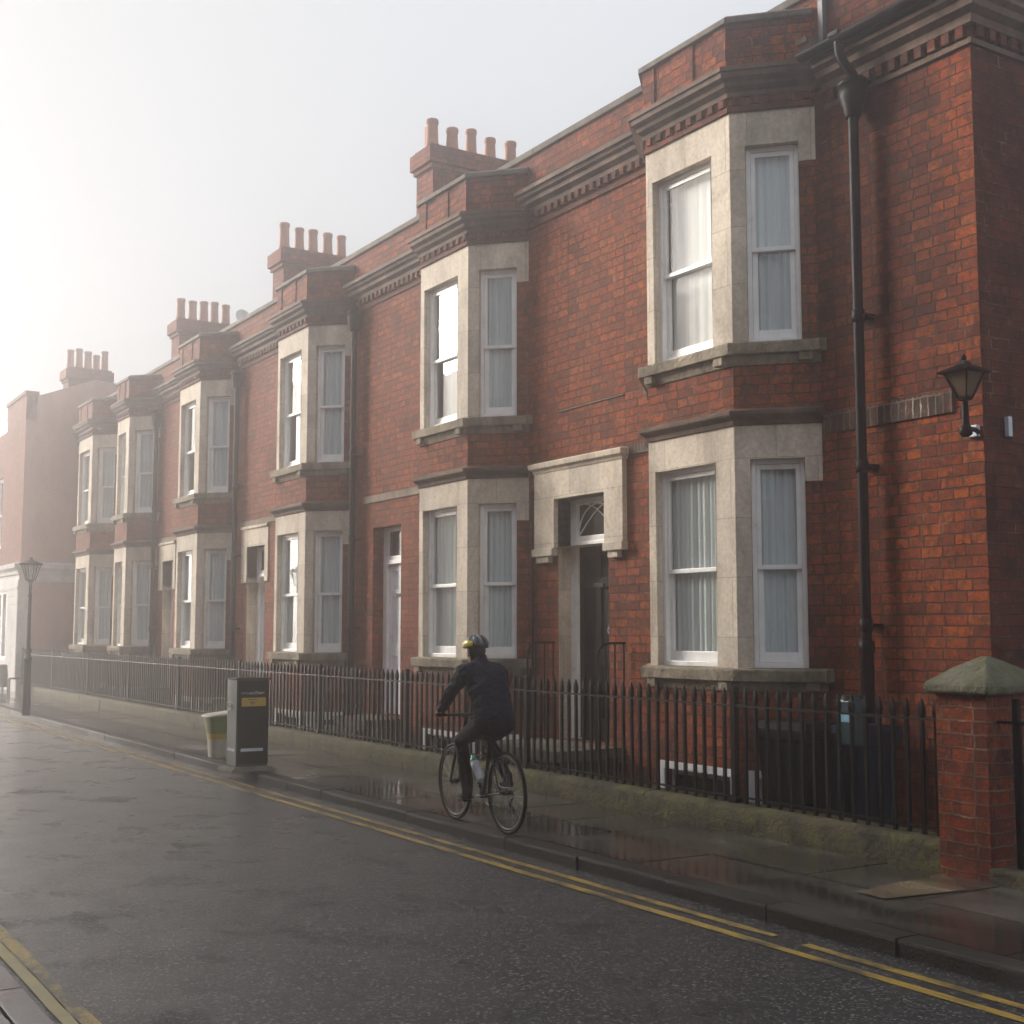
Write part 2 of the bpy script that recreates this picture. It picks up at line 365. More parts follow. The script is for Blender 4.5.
    def build(s, name, mat, parent=None, bevel=0, merge=False, root=None, recalc=False):
        me = bpy.data.meshes.new(name)
        r = Vector(ROOTLOC.get(root or (parent.get('_r') if parent else None), (0, 0, 0)))
        me.from_pydata([tuple(v - r) for v in s.v], [], s.f)
        me.polygons.foreach_set('use_smooth', s.sm)
        uvl = me.uv_layers.new(name='UVMap').data
        for p in me.polygons:
            n = p.normal
            if abs(n.z) > .75: f = lambda q: (q.x, q.y)
            else:
                t = Vector((-n.y, n.x)).normalized() if n.xy.length > 1e-6 else Vector((1, 0))
                if abs(t.y) > .3 and t.y < 0: t = -t
                elif abs(t.y) <= .3 and t.x < 0: t = -t
                f = lambda q, t=t: (q.x * t.x + q.y * t.y, q.z)
            for li in p.loop_indices: uvl[li].uv = f(s.v[me.loops[li].vertex_index])
        if merge or recalc:
            bm = bmesh.new(); bm.from_mesh(me)
            if merge: bmesh.ops.remove_doubles(bm, verts=bm.verts, dist=1e-4)
            if recalc: bmesh.ops.recalc_face_normals(bm, faces=bm.faces)
            bm.to_mesh(me); bm.free()
        me.materials.append(M[mat] if isinstance(mat, str) else mat)
        o = bpy.data.objects.new(name, me); COL.objects.link(o)
        if parent:
            o.parent = parent
            if parent.get('_r'): o['_r'] = parent['_r']
        if bevel:
            b = o.modifiers.new('bevel', 'BEVEL'); b.width = bevel; b.segments = 2; b.limit_method = 'ANGLE'; b.angle_limit = rad(40)
        return o

_rid = [0]
def thing(name, label, cat, loc, group=None):
    o = bpy.data.objects.new(name, None); COL.objects.link(o); o.location = loc
    o.empty_display_size = .2
    o['label'] = label; o['category'] = cat
    if group: o['group'] = group
    _rid[0] += 1; o['_r'] = _rid[0]; ROOTLOC[_rid[0]] = loc
    return o
def structure(o, kind='structure'): o['kind'] = kind; return o
def copy_part(src, parent, loc):
    c = src.copy(); COL.objects.link(c); c.parent = parent; c.location = loc
    return c

# ------------------------------------------------------------------ levels
FX = 9.0            # facade plane
BP, BC = .58, .60   # bay projection and run of its canted face
BW = 1.34           # bay front width
PV = .10            # pavement level
# ------------------------------------------------------------------ setting: ground, road, pavement
mb = MB(); mb.quad((-160, -60, -.12), (160, -60, -.12), (160, 260, -.12), (-160, 260, -.12)); structure(mb.build('ground', 'ground'))
mb = MB()
ys = [-12 + 2 * i for i in range(80)]
for a, b_ in zip(ys[:-1], ys[1:]): mb.quad((1.43, a, 0), (5.70, a, 0), (5.70, b_, 0), (1.43, b_, 0))
structure(mb.build('road', 'asphalt', merge=True))

def line(x0, x1, y0, y1, name, mat):
    mb = MB(); y = y0; pts = []
    while y < y1 + .01: pts.append(y); y += .35
    ra = [x0 + random.uniform(-.006, .006) for _ in pts]; rb = [x1 + random.uniform(-.006, .006) for _ in pts]
    for i in range(len(pts) - 1): mb.quad((ra[i], pts[i], .004), (rb[i], pts[i], .004), (rb[i + 1], pts[i + 1], .004), (ra[i + 1], pts[i + 1], .004))
    structure(mb.build(name, mat, merge=True))
line(5.225, 5.30, -4, 90, 'road_marking', 'yellow')
line(5.405, 5.475, -4, 5.55, 'road_marking', 'yellow')
line(5.405, 5.475, 5.69, 90, 'road_marking', 'yellow')
line(1.545, 1.625, -4, 90, 'road_marking', 'yellow')
line(1.475, 1.545, -4, 90, 'road_marking', 'yellow_pale')

# kerbs
mb = MB(); y = -6.0
while y < 100:
    L = random.uniform(.85, 1.15); dz = random.uniform(-.004, .004); dx = random.uniform(-.006, .006)
    g_ = .006
    pf = [(5.68 + dx, -.05), (5.676 + dx, PV - .022 + dz), (5.681 + dx, PV - .008 + dz), (5.692 + dx, PV - .002 + dz), (5.86, PV - .001 + dz), (5.86, -.05)]
    mb.rings([[Vector((px, y + g_, pz)) for px, pz in pf], [Vector((px, y + L - g_, pz)) for px, pz in pf]], True, False)
    y += L
structure(mb.build('kerb', 'kerb', recalc=True))
# flagstones, each a slab with its own slight tilt
mb = MB(); mt = MB()
xs0 = [5.868, 6.60, 7.47]
for r, (xa, xb) in enumerate(zip(xs0[:-1], xs0[1:])):
    y = -6 + .4 * r
    while y < 100:
        L = random.uniform(.8, 1.25) if y < 60 else 3.0
        z = PV - .002; t = [z + random.uniform(-.004, .003) for _ in range(4)]
        g_ = .009
        vs = [(xa + g_, y + g_, t[0]), (xb - g_, y + g_, t[1]), (xb - g_, y + L - g_, t[2]), (xa + g_, y + L - g_, t[3])]
        vs += [(p[0], p[1], -.05) for p in vs]
        mb.add(vs, [(0, 1, 2, 3), (4, 7, 6, 5), (0, 4, 5, 1), (1, 5, 6, 2), (2, 6, 7, 3), (3, 7, 4, 0)])
        y += L
structure(mb.build('pavement', 'paving', recalc=True))
mb = MB(); mb.quad((6.42, 5.72, PV + .007), (7.10, 5.62, PV + .007), (7.44, 6.08, PV + .007), (6.44, 5.98, PV + .007))
structure(mb.build('pavement_patch', 'paving_tan'))
mb = MB(); mb.box(5.85, 7.5, -6, 100, -.1, PV - .03); structure(mb.build('pavement_bed', 'area'))
# near footway on the left: sett kerb and flags
mb = MB(); y = -4
while y < 70:
    L = random.uniform(.5, .8); mb.box(1.27, 1.425, y + .006, y + L - .006, -.05, .035 + random.uniform(-.004, .004)); y += L
structure(mb.build('left_kerb', 'left_paving', bevel=.006))
mb = MB(); y = -4
while y < 45:
    L = random.uniform(.09, .13); mb.box(1.10, 1.262, y + .005, y + L - .005, -.05, .028 + random.uniform(-.004, .004)); y += L
structure(mb.build('left_setts', 'left_paving', bevel=.005))
mb = MB(); mb.box(-2.5, 1.425, -6, 70, -.06, .008); structure(mb.build('left_pavement_bed', 'area'))
mb = MB(); y = -4
while y < 70:
    for xa in (.3, -.5, -1.3, -2.1):
        L = .95; mb.box(xa + .005, xa + .795, y + .005 + (.3 if xa < 0 else 0), y + L - .005 + (.3 if xa < 0 else 0), -.05, .028 + random.uniform(-.003, .003))
    y += .95
structure(mb.build('left_pavement', 'left_paving', bevel=.003))
mb = MB(); mb.box(7.79, 8.99, 6.0, 60, -.1, -.03); structure(mb.build('area_paving', 'area'))
mb = MB(); mb.box(7.79, 16, -6, 6.0, -.1, .02); structure(mb.build('side_path', 'area'))

# ------------------------------------------------------------------ houses
def frame_of(p0, p1):
    p0 = Vector(p0); p1 = Vector(p1); return p0, (p1 - p0).normalized()

def sash_window(parent, p0, p1, s0, s1, z0, z1, cmat, meet=.48, setback=.085, gap=0.0, name='sash_window'):
    """sliding sash window in the opening s0..s1 of the wall line p0->p1"""
    o, u = frame_of(p0, p1); n = Vector((-u.y, u.x))
    f = MB(); zr = z0 + (z1 - z0) * meet
    fw = .045; d = -setback
    B = lambda a, b, d0, d1, c, e: f.obox(o, u, a, b, d0, d1, c, e)
    # outer box
    B(s0, s0 + fw, d - .10, d, z0, z1); B(s1 - fw, s1, d - .10, d, z0, z1)
    B(s0 + fw, s1 - fw, d - .10, d, z1 - fw, z1); B(s0 + fw, s1 - fw, d - .10, d + .012, z0, z0 + .05)
    # upper sash (outer track)
    st = .042; a, b = s0 + fw + .002, s1 - fw - .002
    du0, du1 = d - .05, d - .018
    B(a, a + st, du0, du1, zr - .02, z1 - fw - .002); B(b - st, b, du0, du1, zr - .02, z1 - fw - .002)
    B(a + st, b - st, du0, du1, z1 - fw - .05, z1 - fw - .002); B(a + st, b - st, du0, du1 + .006, zr - .022, zr + .022)
    # lower sash (inner track)
    dl0, dl1 = d - .088, d - .054
    B(a, a + st + .012, dl0, dl1, z0 + .052, zr + .018); B(b - st - .012, b, dl0, dl1, z0 + .052, zr + .018)
    B(a + st + .012, b - st - .012, dl0, dl1, z0 + .052, z0 + .15); B(a + st + .012, b - st - .012, dl0, dl1, zr - .02, zr + .018)
    w = f.build(name, 'white', parent, bevel=.004)
    g = MB()
    P = lambda s, dd, z: (o.x + u.x * s + n.x * dd, o.y + u.y * s + n.y * dd, z)
    g.quad(P(a + st - .005, d - .034, zr), P(a + st - .005, d - .034, z1 - fw - .03), P(b - st + .005, d - .034, z1 - fw - .03), P(b - st + .005, d - .034, zr))
    g.quad(P(a + st, d - .071, z0 + .14), P(a + st, d - .071, zr), P(b - st, d - .071, zr), P(b - st, d - .071, z0 + .14))
    g.build('glass_pane', 'glass', w)
    if cmat:
        c = MB(); N = 90; sa, sb = s0 - .06, s1 + .06 - gap * (s1 - s0)
        ph = random.uniform(0, 6); k = 2 * pi / (.085 if cmat != 'curtain_white' else .2); amp = .013 if cmat != 'curtain_white' else .004
        pts = []
        for i in range(N + 1):
            s_ = sa + (sb - sa) * i / N; pts.append((s_, d - .105 + amp * sin(k * s_ + ph + 1.3 * sin(9 * s_ + ph)) + amp * .5 * sin(k * .43 * s_ + 2 * ph)))
        for i in range(N):
            c.add([P(pts[i][0], pts[i][1], z0 - .05), P(pts[i][0], pts[i][1], z1 + .05), P(pts[i + 1][0], pts[i + 1][1], z1 + .05), P(pts[i + 1][0], pts[i + 1][1], z0 - .05)], [(0, 1, 2, 3)], True)
        c.build('curtain', cmat, w, merge=True)
    return w

def bay(root, yr, bw=BW, upcur=('curtain_blue', 'curtain_white'), gap=.16, roof_z=7.97):
    """two-storey canted bay; yr is its near foot on the facade"""
    A = (FX, yr); B_ = (FX - BP, yr + BC); C_ = (FX - BP, yr + BC + bw); D = (FX, yr + 2 * BC + bw)
    path = [A, B_, C_, D]; L = sqrt(BP ** 2 + BC ** 2)
    mb = MB(); mb2 = MB()
    # brick: plinth storey, spandrel, top band
    for (za, zb) in ((-.1, 1.30), (3.97, 4.50), (6.965, 7.12)):
        for i, (p, q) in enumerate(zip(path[:-1], path[1:])):
            holes = []
            if za < 0: holes = [(.12, bw - .22, -.08, .40)] if i == 1 else [(.22, .68, -.08, .40)]
            mb.wall(p, q, za, zb, holes, .16)
    # brick side piers beside the windows
    for zs, zt in ((1.43, 3.24), (4.61, 6.42)):
        for (p, q, s0, s1) in ((A, B_, 0, .165), (C_, D, L - .165, L)):
            o, u = frame_of(p, q); n = Vector((-u.y, u.x)); ins = -.006
            P = lambda s: (o.x + u.x * s + n.x * ins, o.y + u.y * s + n.y * ins)
            mb.wall(P(s0), P(s1), zs, zt)
            e = s1 if s0 == 0 else s0       # jamb in brick
            a1 = P(e); a2 = (o.x + u.x * e - n.x * .14, o.y + u.y * e - n.y * .14)
            mb.quad((*a1, zs), (*a2, zs), (*a2, zt), (*a1, zt))
    bw_ = mb.build('bay_window', 'brick', root, merge=True)
    fo = (.285, bw - .115)          # front opening along the front face
    for zs, zo, zt, zd in ((1.43, 3.47, 3.80, 3.24), (4.61, 6.62, 6.97, 6.42)):
        st = MB()
        st.wall(A, B_, zs, zt, [(.165, L - .15, zs, zo), (0, .165, zs, zd, False)], .14)
        st.wall(B_, C_, zs, zt, [(fo[0], fo[1], zs, zo)], .14)
        st.wall(C_, D, zs, zt, [(.15, L - .165, zs, zo), (L - .165, L, zs, zd, False)], .14)
        st.build('stone_surround', 'stone', bw_, bevel=.006, merge=True)
    # sills with bracket stones
    si = MB()
    ext = lambda e: [(FX, yr - e), A, B_, C_, D, (FX, yr + 2 * BC + bw + e)]
    for zt in (1.445, 4.62):
        si = MB()
        si.sweep(ext(.09), [(-.12, zt - .012), (0, zt), (.10, zt - .012), (.105, zt - .03), (.10, zt - .125), (-.02, zt - .125)])
        si.sweep(ext(.02), [(-.02, zt - .128), (.035, zt - .128), (.035, zt - .17), (.015, zt - .225), (-.02, zt - .225)])
        for i, (p, q) in enumerate(zip(path[:-1], path[1:])):
            o, u = frame_of(p, q); LL = (Vector(q) - Vector(p)).length
            for s_ in (.07, LL - .17):
                if i != 1 and (s_ > .1) == (i == 0): continue
                si.obox(o, u, s_, s_ + .13, -.01, .085, zt - .21, zt - .128)
        si.build('window_sill', 'sill', bw_, bevel=.008)
    co = MB()
    co.sweep(ext(.06), [(-.02, 3.803), (.02, 3.803), (.03, 3.85), (.085, 3.885), (.095, 3.90), (.095, 3.935), (.02, 3.965), (-.02, 3.966)])
    co.build('cornice', 'cornice', bw_, bevel=.005); co = MB()
    co.sweep(path, [(-.02, 7.122), (.03, 7.122), (.035, 7.17), (.09, 7.21), (.10, 7.25), (.155, 7.28), (.16, 7.335), (.18, 7.335), (.18, 7.385), (.0, 7.41), (-.02, 7.41)])
    co.build('cornice', 'cornice', bw_, bevel=.005)
    de = MB()
    for i, (p, q) in enumerate(zip(path[:-1], path[1:])):
        o, u = frame_of(p, q); LL = (Vector(q) - Vector(p)).length; k = max(2, int(LL / .16))
        for j in range(k): de.obox(o, u, (j + .28) * LL / k, (j + .72) * LL / k, 0.002, .032, 7.045, 7.118)
        de.obox(o, u, .0, LL, .002, .025, 6.972, 7.02)
    de.build('brick_dentil', 'brick_dark', bw_)
    # bay parapet with little piers and coping
    pa = MB()
    pa.sweep(path, [(-.22, 7.405), (.02, 7.405), (.02, roof_z - .09), (-.22, roof_z - .09)])
    o, u = frame_of(B_, C_)
    for s0, s1 in ((.0, .2), (bw - .2, bw), (bw / 2 - .17, bw / 2 + .17)): pa.obox(o, u, s0, s1, .02, .036, 7.42, roof_z - .092)
    pa.build('bay_parapet', 'brick', bw_)
    cp = MB(); cp.sweep(path, [(-.25, roof_z - .088), (.07, roof_z - .088), (.07, roof_z - .03), (.03, roof_z), (-.21, roof_z), (-.25, roof_z - .03)])
    cp.build('coping', 'coping', bw_, bevel=.006)
    lid = MB(); i_ = .1
    lid.add([(FX, yr + i_, 7.6), (FX - BP + .1, yr + BC + .05, 7.6), (FX - BP + .1, yr + BC + bw - .05, 7.6), (FX, yr + 2 * BC + bw - i_, 7.6)], [(0, 1, 2, 3)])
    lid.build('bay_roof', 'lead', bw_)
    # sashes
    for zs, zo, cur, gp in ((1.445, 3.47, ('curtain_blue', 'curtain_grey'), 0), (4.62, 6.62, upcur, gap)):
        sash_window(root, A, B_, .167, L - .152, zs, zo, cur[0])
        sash_window(root, B_, C_, fo[0], fo[1], zs, zo, cur[1], gap=gp)
        sash_window(root, C_, D, .152, L - .167, zs, zo, cur[0])
    # basement windows, white frames behind their white-painted heads
    for i, (p, q, s0, s1) in enumerate(((A, B_, .22, .68), (B_, C_, .12, bw - .22))):
        o, u = frame_of(p, q); f = MB()
        f.obox(o, u, s0 - .11, s0, -.02, .012, -.08, .475); f.obox(o, u, s1, s1 + .11, -.02, .012, -.08, .475)
        f.obox(o, u, s0, s1, -.02, .012, .40, .475)
        f.obox(o, u, s0, s0 + .05, -.15, -.09, -.08, .40); f.obox(o, u, s1 - .05, s1, -.15, -.09, -.08, .40); f.obox(o, u, s0 + .05, s1 - .05, -.15, -.09, .34, .40)
        w = f.build('basement_window', 'white_dirty', root, bevel=.003)
        g = MB(); n = Vector((-u.y, u.x)); P = lambda s, d, z: (o.x + u.x * s + n.x * d, o.y + u.y * s + n.y * d, z)
        g.quad(P(s0 + .04, -.12, -.08), P(s0 + .04, -.12, .36), P(s1 - .04, -.12, .36), P(s1 - .04, -.12, -.08)); g.build('glass_pane', 'dark_glass', w)
    # dark room backing so the bay is not a hollow shell
    return path

def door(root, y0, y1, zt, zb, kind, mat, leafw=None):
    """doorway y0..y1 in the facade, leaf set .2 back"""
    f = MB(); X = FX + .19
    fy0, fy1 = y0 - .02, y1 + .02
    bx = lambda x0, x1, a, b, c, d: f.box(x0, x1, a, b, c, d)
    ztr = zb + 2.38
    bx(X, X + .09, y1 - .13, fy1, zb, zt); bx(X, X + .09, fy0, y0 + .13, zb, zt)
    bx(X, X + .09, y0 + .13, y1 - .13, zt - .07, zt); bx(X - .03, X + .09, y0 + .13, y1 - .13, ztr, ztr + .06); bx(X, X + .09, y0 + .13, y1 - .13, ztr + .06, ztr + .13)
    fr = f.build('door_frame', 'white', root, bevel=.006)
    g = MB(); g.quad((X + .05, y0 + .12, ztr + .1), (X + .05, y0 + .12, zt - .05), (X + .05, y1 - .12, zt - .05), (X + .05, y1 - .12, ztr + .1)); g.build('fanlight', 'dark_glass', fr)
    if kind == 'stone':
        t = MB(); ym = (y0 + y1) / 2; hw = (y1 - y0) / 2 - .13; h = zt - .07 - ztr - .13
        for sgn in (-1, 1):
            t.tube([(X + .035, ym + sgn * hw * (1 - 2 * (i / 10)) , ztr + .13 + h * sin(min(1, i / 10 * 1.15) * pi / 2)) for i in range(11)], .009, 6)
        t.tube([(X + .035, ym + hw * cos(pi * i / 14), ztr + .13 + h * .98 * sin(pi * i / 14)) for i in range(15)], .010, 6)
        t.build('tracery', 'white', fr)
    d = MB(); ya, yb = y0 + .13, y1 - .13; W = yb - ya
    xl = X + .045
    st, mid = .1, .09
    zr = [zb + .02, zb + .24, zb + .95, zb + 1.12, zb + 2.1, ztr - .12, ztr - .004]
    d.box(xl + .025, xl + .05, ya, yb, zb + .02, ztr - .004)
    d.box(xl, xl + .025, ya, ya + st, zb + .02, ztr - .004); d.box(xl, xl + .025, yb - st, yb, zb + .02, ztr - .004)
    ym = (ya + yb) / 2; d.box(xl, xl + .025, ym - mid / 2, ym + mid / 2, zb + .02, ztr - .004)
    for c, e in ((zb + .02, zb + .26), (zb + .92, zb + 1.10), (zb + 1.86, zb + 1.98), (ztr - .12, ztr - .004)):
        d.box(xl + .001, xl + .025, ya + st, ym - mid / 2, c, e); d.box(xl + .001, xl + .025, ym + mid / 2, yb - st, c, e)
    dr = d.build('door', mat, root, bevel=.005)
    h = MB()
    h.lathe((xl - .03, ya + .10, zb + 1.05), [(.008, -.03), (.026, -.022), (.03, 0), (.026, .022), (.008, .03)], 10); h.box(xl - .02, xl, ya + .08, ya + .12, zb + 1.0, zb + 1.1)
    h.build('handle', 'brass', dr)
    p = MB(); p.box(xl - .014, xl, ym - .11, ym + .11, zb + 1.86, zb + 1.91)
    p.build('letter_plate', 'iron_grey', dr, bevel=.004)
    p = MB(); p.torus((xl - .02, ya + .16, zb + 1.33), (1, 0, .2), .03, .008, 14, 6); p.box(xl - .015, xl, ya + .13, ya + .19, zb + 1.35, zb + 1.40); p.build('knocker', 'chrome', dr)

def stone_door_surround(root, y0, y1, zt, big=True):
    s = MB()
    if big:
        oy0, oy1 = y0 - .36, y1 + .44
        x = FX - .07
        P = [((x, oy0), (x, oy1))]
        s.wall((x, oy0), (x, oy1), 2.84, 3.80, [(y0 - oy0, y1 - oy0, 2.84, zt)], .27)
        for a, b in ((oy0, y0), (y1, oy1)): s.quad((x, a, 2.84), (x, b, 2.84), (FX + .01, b, 2.84), (FX + .01, a, 2.84))
        s.quad((x, oy0, 2.84), (x, oy0, 3.8), (FX + .01, oy0, 3.8), (FX + .01, oy0, 2.84)); s.quad((x, oy1, 2.84), (FX + .01, oy1, 2.84), (FX + .01, oy1, 3.8), (x, oy1, 3.8))
        for a, b in ((oy0 - .02, y0 - .002), (y1 + .002, oy1 + .02)):
            s.box(FX - .10, FX - .001, a, b, 2.74, 2.838); s.box(FX - .07, FX - .001, a + .12, b - .06, 2.66, 2.738)
        s.sweep([(FX, oy0 - .01), (x, oy0 - .0), (x, oy1), (FX, oy1 + .01)], [(-.03, 3.802), (.01, 3.802), (.02, 3.835), (.06, 3.86), (.07, 3.92), (.0, 3.945), (-.03, 3.945)])
        s.quad((FX, oy0, 3.943), (FX, oy1, 3.943), (x, oy1, 3.943), (x, oy0, 3.943))
    else:
        oy0, oy1 = y0 - .17, y1 + .30; x = FX - .025
        s.wall((x, oy0), (x, oy1), 2.75, 3.80, [(y0 - oy0, y1 - oy0, 2.75, zt)], .22)
        for e in (oy0, oy1): s.quad((x, e, 2.75), (x, e, 3.8), (FX + .01, e, 3.8), (FX + .01, e, 2.75))
        for a, b in ((oy0, y0), (y1, oy1)): s.quad((x, a, 2.75), (x, b, 2.75), (FX + .01, b, 2.75), (FX + .01, a, 2.75))
        s.box(x - .03, FX - .001, oy0, oy1, 3.802, 3.86)
    o = s.build('door_surround', 'stone', root, bevel=.006)
    return o

def chimney(root, yn, x0, zc, npots, ln=2.1, w=.75, base=7.4, pot_h=.55, second=False, cut=None):
    c = MB(); c.box(x0 + .10, x0 + ln - .1, yn + .08, yn + w - .08, base, zc - .42)
    ch = c.build('chimney', 'brick', root)
    k = MB(); k.box(x0 + .05, x0 + ln - .05, yn + .04, yn + w - .04, zc - .42, zc - .34); k.box(x0, x0 + ln, yn, yn + w, zc - .338, zc - .06); k.box(x0 + .06, x0 + ln - .06, yn + .06, yn + w - .06, zc - .058, zc)
    k.build('corbel', 'brick', ch, bevel=.01)
    for i in range(npots):
        p = MB(); x = x0 + .2 + (ln - .4) * i / (npots - 1); y = yn + w * .42 + random.uniform(-.03, .03); h = pot_h * random.choice((.82, .95, 1.0, 1.06)); r = .105 + random.uniform(-.006, .006)
        p.lathe((x, y, zc - .01), [(r * 1.12, 0), (r * 1.1, .08), (r, .12), (r * .9, h - .1), (r * .92, h - .09), (r * 1.03, h - .07), (r * 1.03, h - .02), (r * .95, h), (r * .75, h)], 16)
        p.build('chimney_pot', 'terracotta', ch)
    if second:
        p = MB(); p.lathe((x0 + .32, yn + w * .8, zc - .01), [(.11, 0), (.1, .1), (.09, .46), (.1, .5), (.07, .5)], 14); p.build('chimney_pot', 'terracotta', ch)
    return ch

def downpipe(root, y, ztop, zbot, r=.043, hopper=True, lower=None, x=FX - .13, grey='iron'):
    p = MB()
    p.tube([(x, y, zbot), (x, y, ztop)], r, 14)
    for z in (zbot + .5, zbot + 1.75, zbot + 3.2, zbot + 4.6):
        if z < ztop: p.lathe((x, y, z), [(r, -.06), (r * 1.22, -.055), (r * 1.22, .055), (r, .06)], 14); p.box(x, FX - .002, y - .09, y + .09, z - .015, z + .015)
    if lower: p.lathe((x, y, zbot), [(r * 1.3, 0), (r * 1.3, lower - .1), (r * 1.5, lower - .08), (r * 1.5, lower), (r * 1.05, lower + .02)], 16)
    dp = p.build('drainpipe', grey, root)
    if hopper:
        h = MB(); k = max(1.0, r / .055)
        h.rings([[Vector((x + rx * k * cos(2 * pi * q / 20), y + ry * k * sin(2 * pi * q / 20), ztop + z)) for q in range(20)] for rx, ry, z in ((.07, .07, -.10), (.085, .085, -.06), (.085, .09, -.02), (.11, .13, .06), (.115, .148, .13), (.115, .15, .20), (.125, .16, .205), (.125, .16, .235), (.09, .12, .27), (.03, .04, .30))], True, True)
        h.build('hopper', grey, dp, recalc=True)
    return dp

def house(idx, y0, y1, yr, label, bw=BW, dr=None, pipe=None, upcur=('curtain_blue', 'curtain_white'), gap=.16, chim=None, group='brick houses of the terrace', string=None, end=False):
    root = thing('terraced_house', label, 'house', (FX, (y0 + y1) / 2, 0), group)
    yl = yr + 2 * BC + bw
    top = 8.08
    holes = []
    if dr: holes.append((dr[0] - y0, dr[1] - y0, dr[3], dr[2]))
    mb = MB()
    # facade: bay zone is left open behind the bay
    zb_hole = (yr - y0 + .06, yl - y0 - .06, -.1, 7.4, False)
    ye0 = 8.5 if end else y0
    holes2 = holes + [zb_hole]
    mb.wall((FX, y0), (FX, y1), -.1, top if not end else 7.4, holes2, .26)
    if end:
        mb.wall((FX, 8.5), (FX, y1), 7.4, top); mb.wall((FX, y0), (FX, 8.5), 7.4, 9.3)
        mb.quad((FX, 8.5, 7.4), (FX, 8.5, 9.3), (12, 8.5, 9.3), (12, 8.5, 7.4))
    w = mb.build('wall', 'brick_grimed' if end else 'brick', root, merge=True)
    # gable / party and back walls, roof
    g = MB(); xb = 17.0
    if end:
        g.add([(xb, y0, -.1), (FX, y0, -.1), (FX, y0, 9.3), (xb, y0, 9.3)], [(0, 1, 2, 3)])
    else:
        g.add([(xb, y0, -.1), (FX + .3, y0, -.1), (FX + .3, y0, 7.9), (12.9, y0, 8.6), (xb, y0, 7.9)], [(0, 1, 2, 3, 4)])
    g.add([(xb, y1, -.1), (FX, y1, -.1), (FX, y1, 7.9), (12.9, y1, 8.6), (xb, y1, 7.9)], [(0, 4, 3, 2, 1)])
    g.quad((xb, y0, -.1), (xb, y1, -.1), (xb, y1, 7.9), (xb, y0, 7.9))
    g.build('gable_wall', 'brick_gable', root)
    r = MB(); r.add([(FX + .02, y0, 7.75), (FX + .02, y1, 7.75), (12.9, y1, 8.62), (12.9, y0, 8.62), (xb + .2, y1, 7.85), (xb + .2, y0, 7.85)], [(0, 1, 2, 3), (3, 2, 4, 5)])
    r.build('roof', 'slate', root)
    ys0 = 8.52 if end else y0
    pa = MB(); pa.box(FX - .02, FX + .22, ys0, y1, 7.62, top); pa.build('parapet', 'brick', root)
    cp = MB(); cp.box(FX - .06, FX + .26, ys0, y1, top + .002, top + .09); cp.build('coping', 'coping', root, bevel=.012)
    # main cornice either side of the bay, with brick dentils
    prof = [(-.0, 7.30), (.05, 7.30), (.055, 7.36), (.12, 7.40), (.125, 7.455), (.17, 7.48), (.18, 7.53), (.215, 7.53), (.215, 7.585), (.02, 7.625), (0, 7.625)]
    for a, b in ((ys0, yr + .02), (yl - .02, y1)):
        if b - a < .12: continue
        co = MB(); de = MB()
        co.sweep([(FX, a), (FX, b)], prof)
        k = int((b - a) / .15)
        for j in range(k): de.box(FX - .07, FX - .002, a + (j + .2) * (b - a) / k, a + (j + .7) * (b - a) / k, 7.20, 7.297)
        de.box(FX - .028, FX - .001, a, b, 7.105, 7.165); de.box(FX - .014, FX - .001, a, b, 7.17, 7.2)
        co.build('cornice', 'cornice', root); de.build('brick_dentil', 'brick_dark', root)
    if string:
        for a, b, c, d in string[1]:
            s = MB(); s.box(FX - .022, FX - .001, a, b, c, d); s.build('string_course', string[0], root)
    bay(root, yr, bw, upcur, gap)
    # dim room walls behind bay and doorway
    rm = MB(); rm.box(FX + .55, FX + .6, yr - .2, yl + .2, -.1, 7.4)
    rm.build('room_wall', 'grey_cloth', root)
    if dr:
        door(root, dr[0], dr[1], dr[2], dr[3], dr[4], dr[5])
        st = MB()
        st.box(FX - .98, FX - .002, dr[0] - .28, dr[1] + .28, dr[3] - .13, dr[3] - .002) if dr[4] == 'stone' else st.box(FX - .62, FX - .002, dr[0] - .1, dr[1] + .1, dr[3] - .13, dr[3] - .002)
        st.box(FX - .80, FX - .002, dr[0] - .12, dr[1] + .1, -.05, dr[3] - .132)
        st.box(FX - .001, FX + .25, dr[0] + .002, dr[1] - .002, dr[3] - .12, dr[3] - .004)
        st.box(FX - 1.2, FX - .982 if dr[4] == 'stone' else FX - .802, dr[0] - .1, dr[1] + .1, -.05, .2)
        ds = st.build('doorstep', 'concrete', root, bevel=.015)
        jm = MB()
        if dr[4] != 'brick':
            o = stone_door_surround(root, dr[0], dr[1], dr[2], dr[4] == 'stone')
            for yy in (dr[0] + .004, dr[1] - .004): jm.quad((FX - .001, yy, dr[3]), (FX + .19, yy, dr[3]), (FX + .19, yy, 2.84), (FX - .001, yy, 2.84))
            jm.build('painted_jamb', 'stone', o)
        if dr[4] == 'stone':
            for yy in (dr[0] - .34, dr[1] + .05):
                h = MB(); zt = 1.66; xw = FX - .03
                pts = [(xw, yy, zt)] + [(xw - .24, yy, zt)] + [(xw - .24 - .16 * sin(a), yy, zt - .16 + .16 * cos(a)) for a in (.4, .8, 1.2, 1.57)] + [(xw - .41, yy, dr[3] + .5), (xw - .42, yy, dr[3] - .01)]
                h.tube(pts, .014, 8)
                for q in (.02, .15, .28): h.tube([(xw - q, yy, dr[3] - .01), (xw - q, yy, zt)], .010, 6)
                h.build('handrail', 'iron', ds)
    if pipe:
        downpipe(root, *pipe[0], **pipe[1])
    if chim: chimney(root, **chim)
    return root

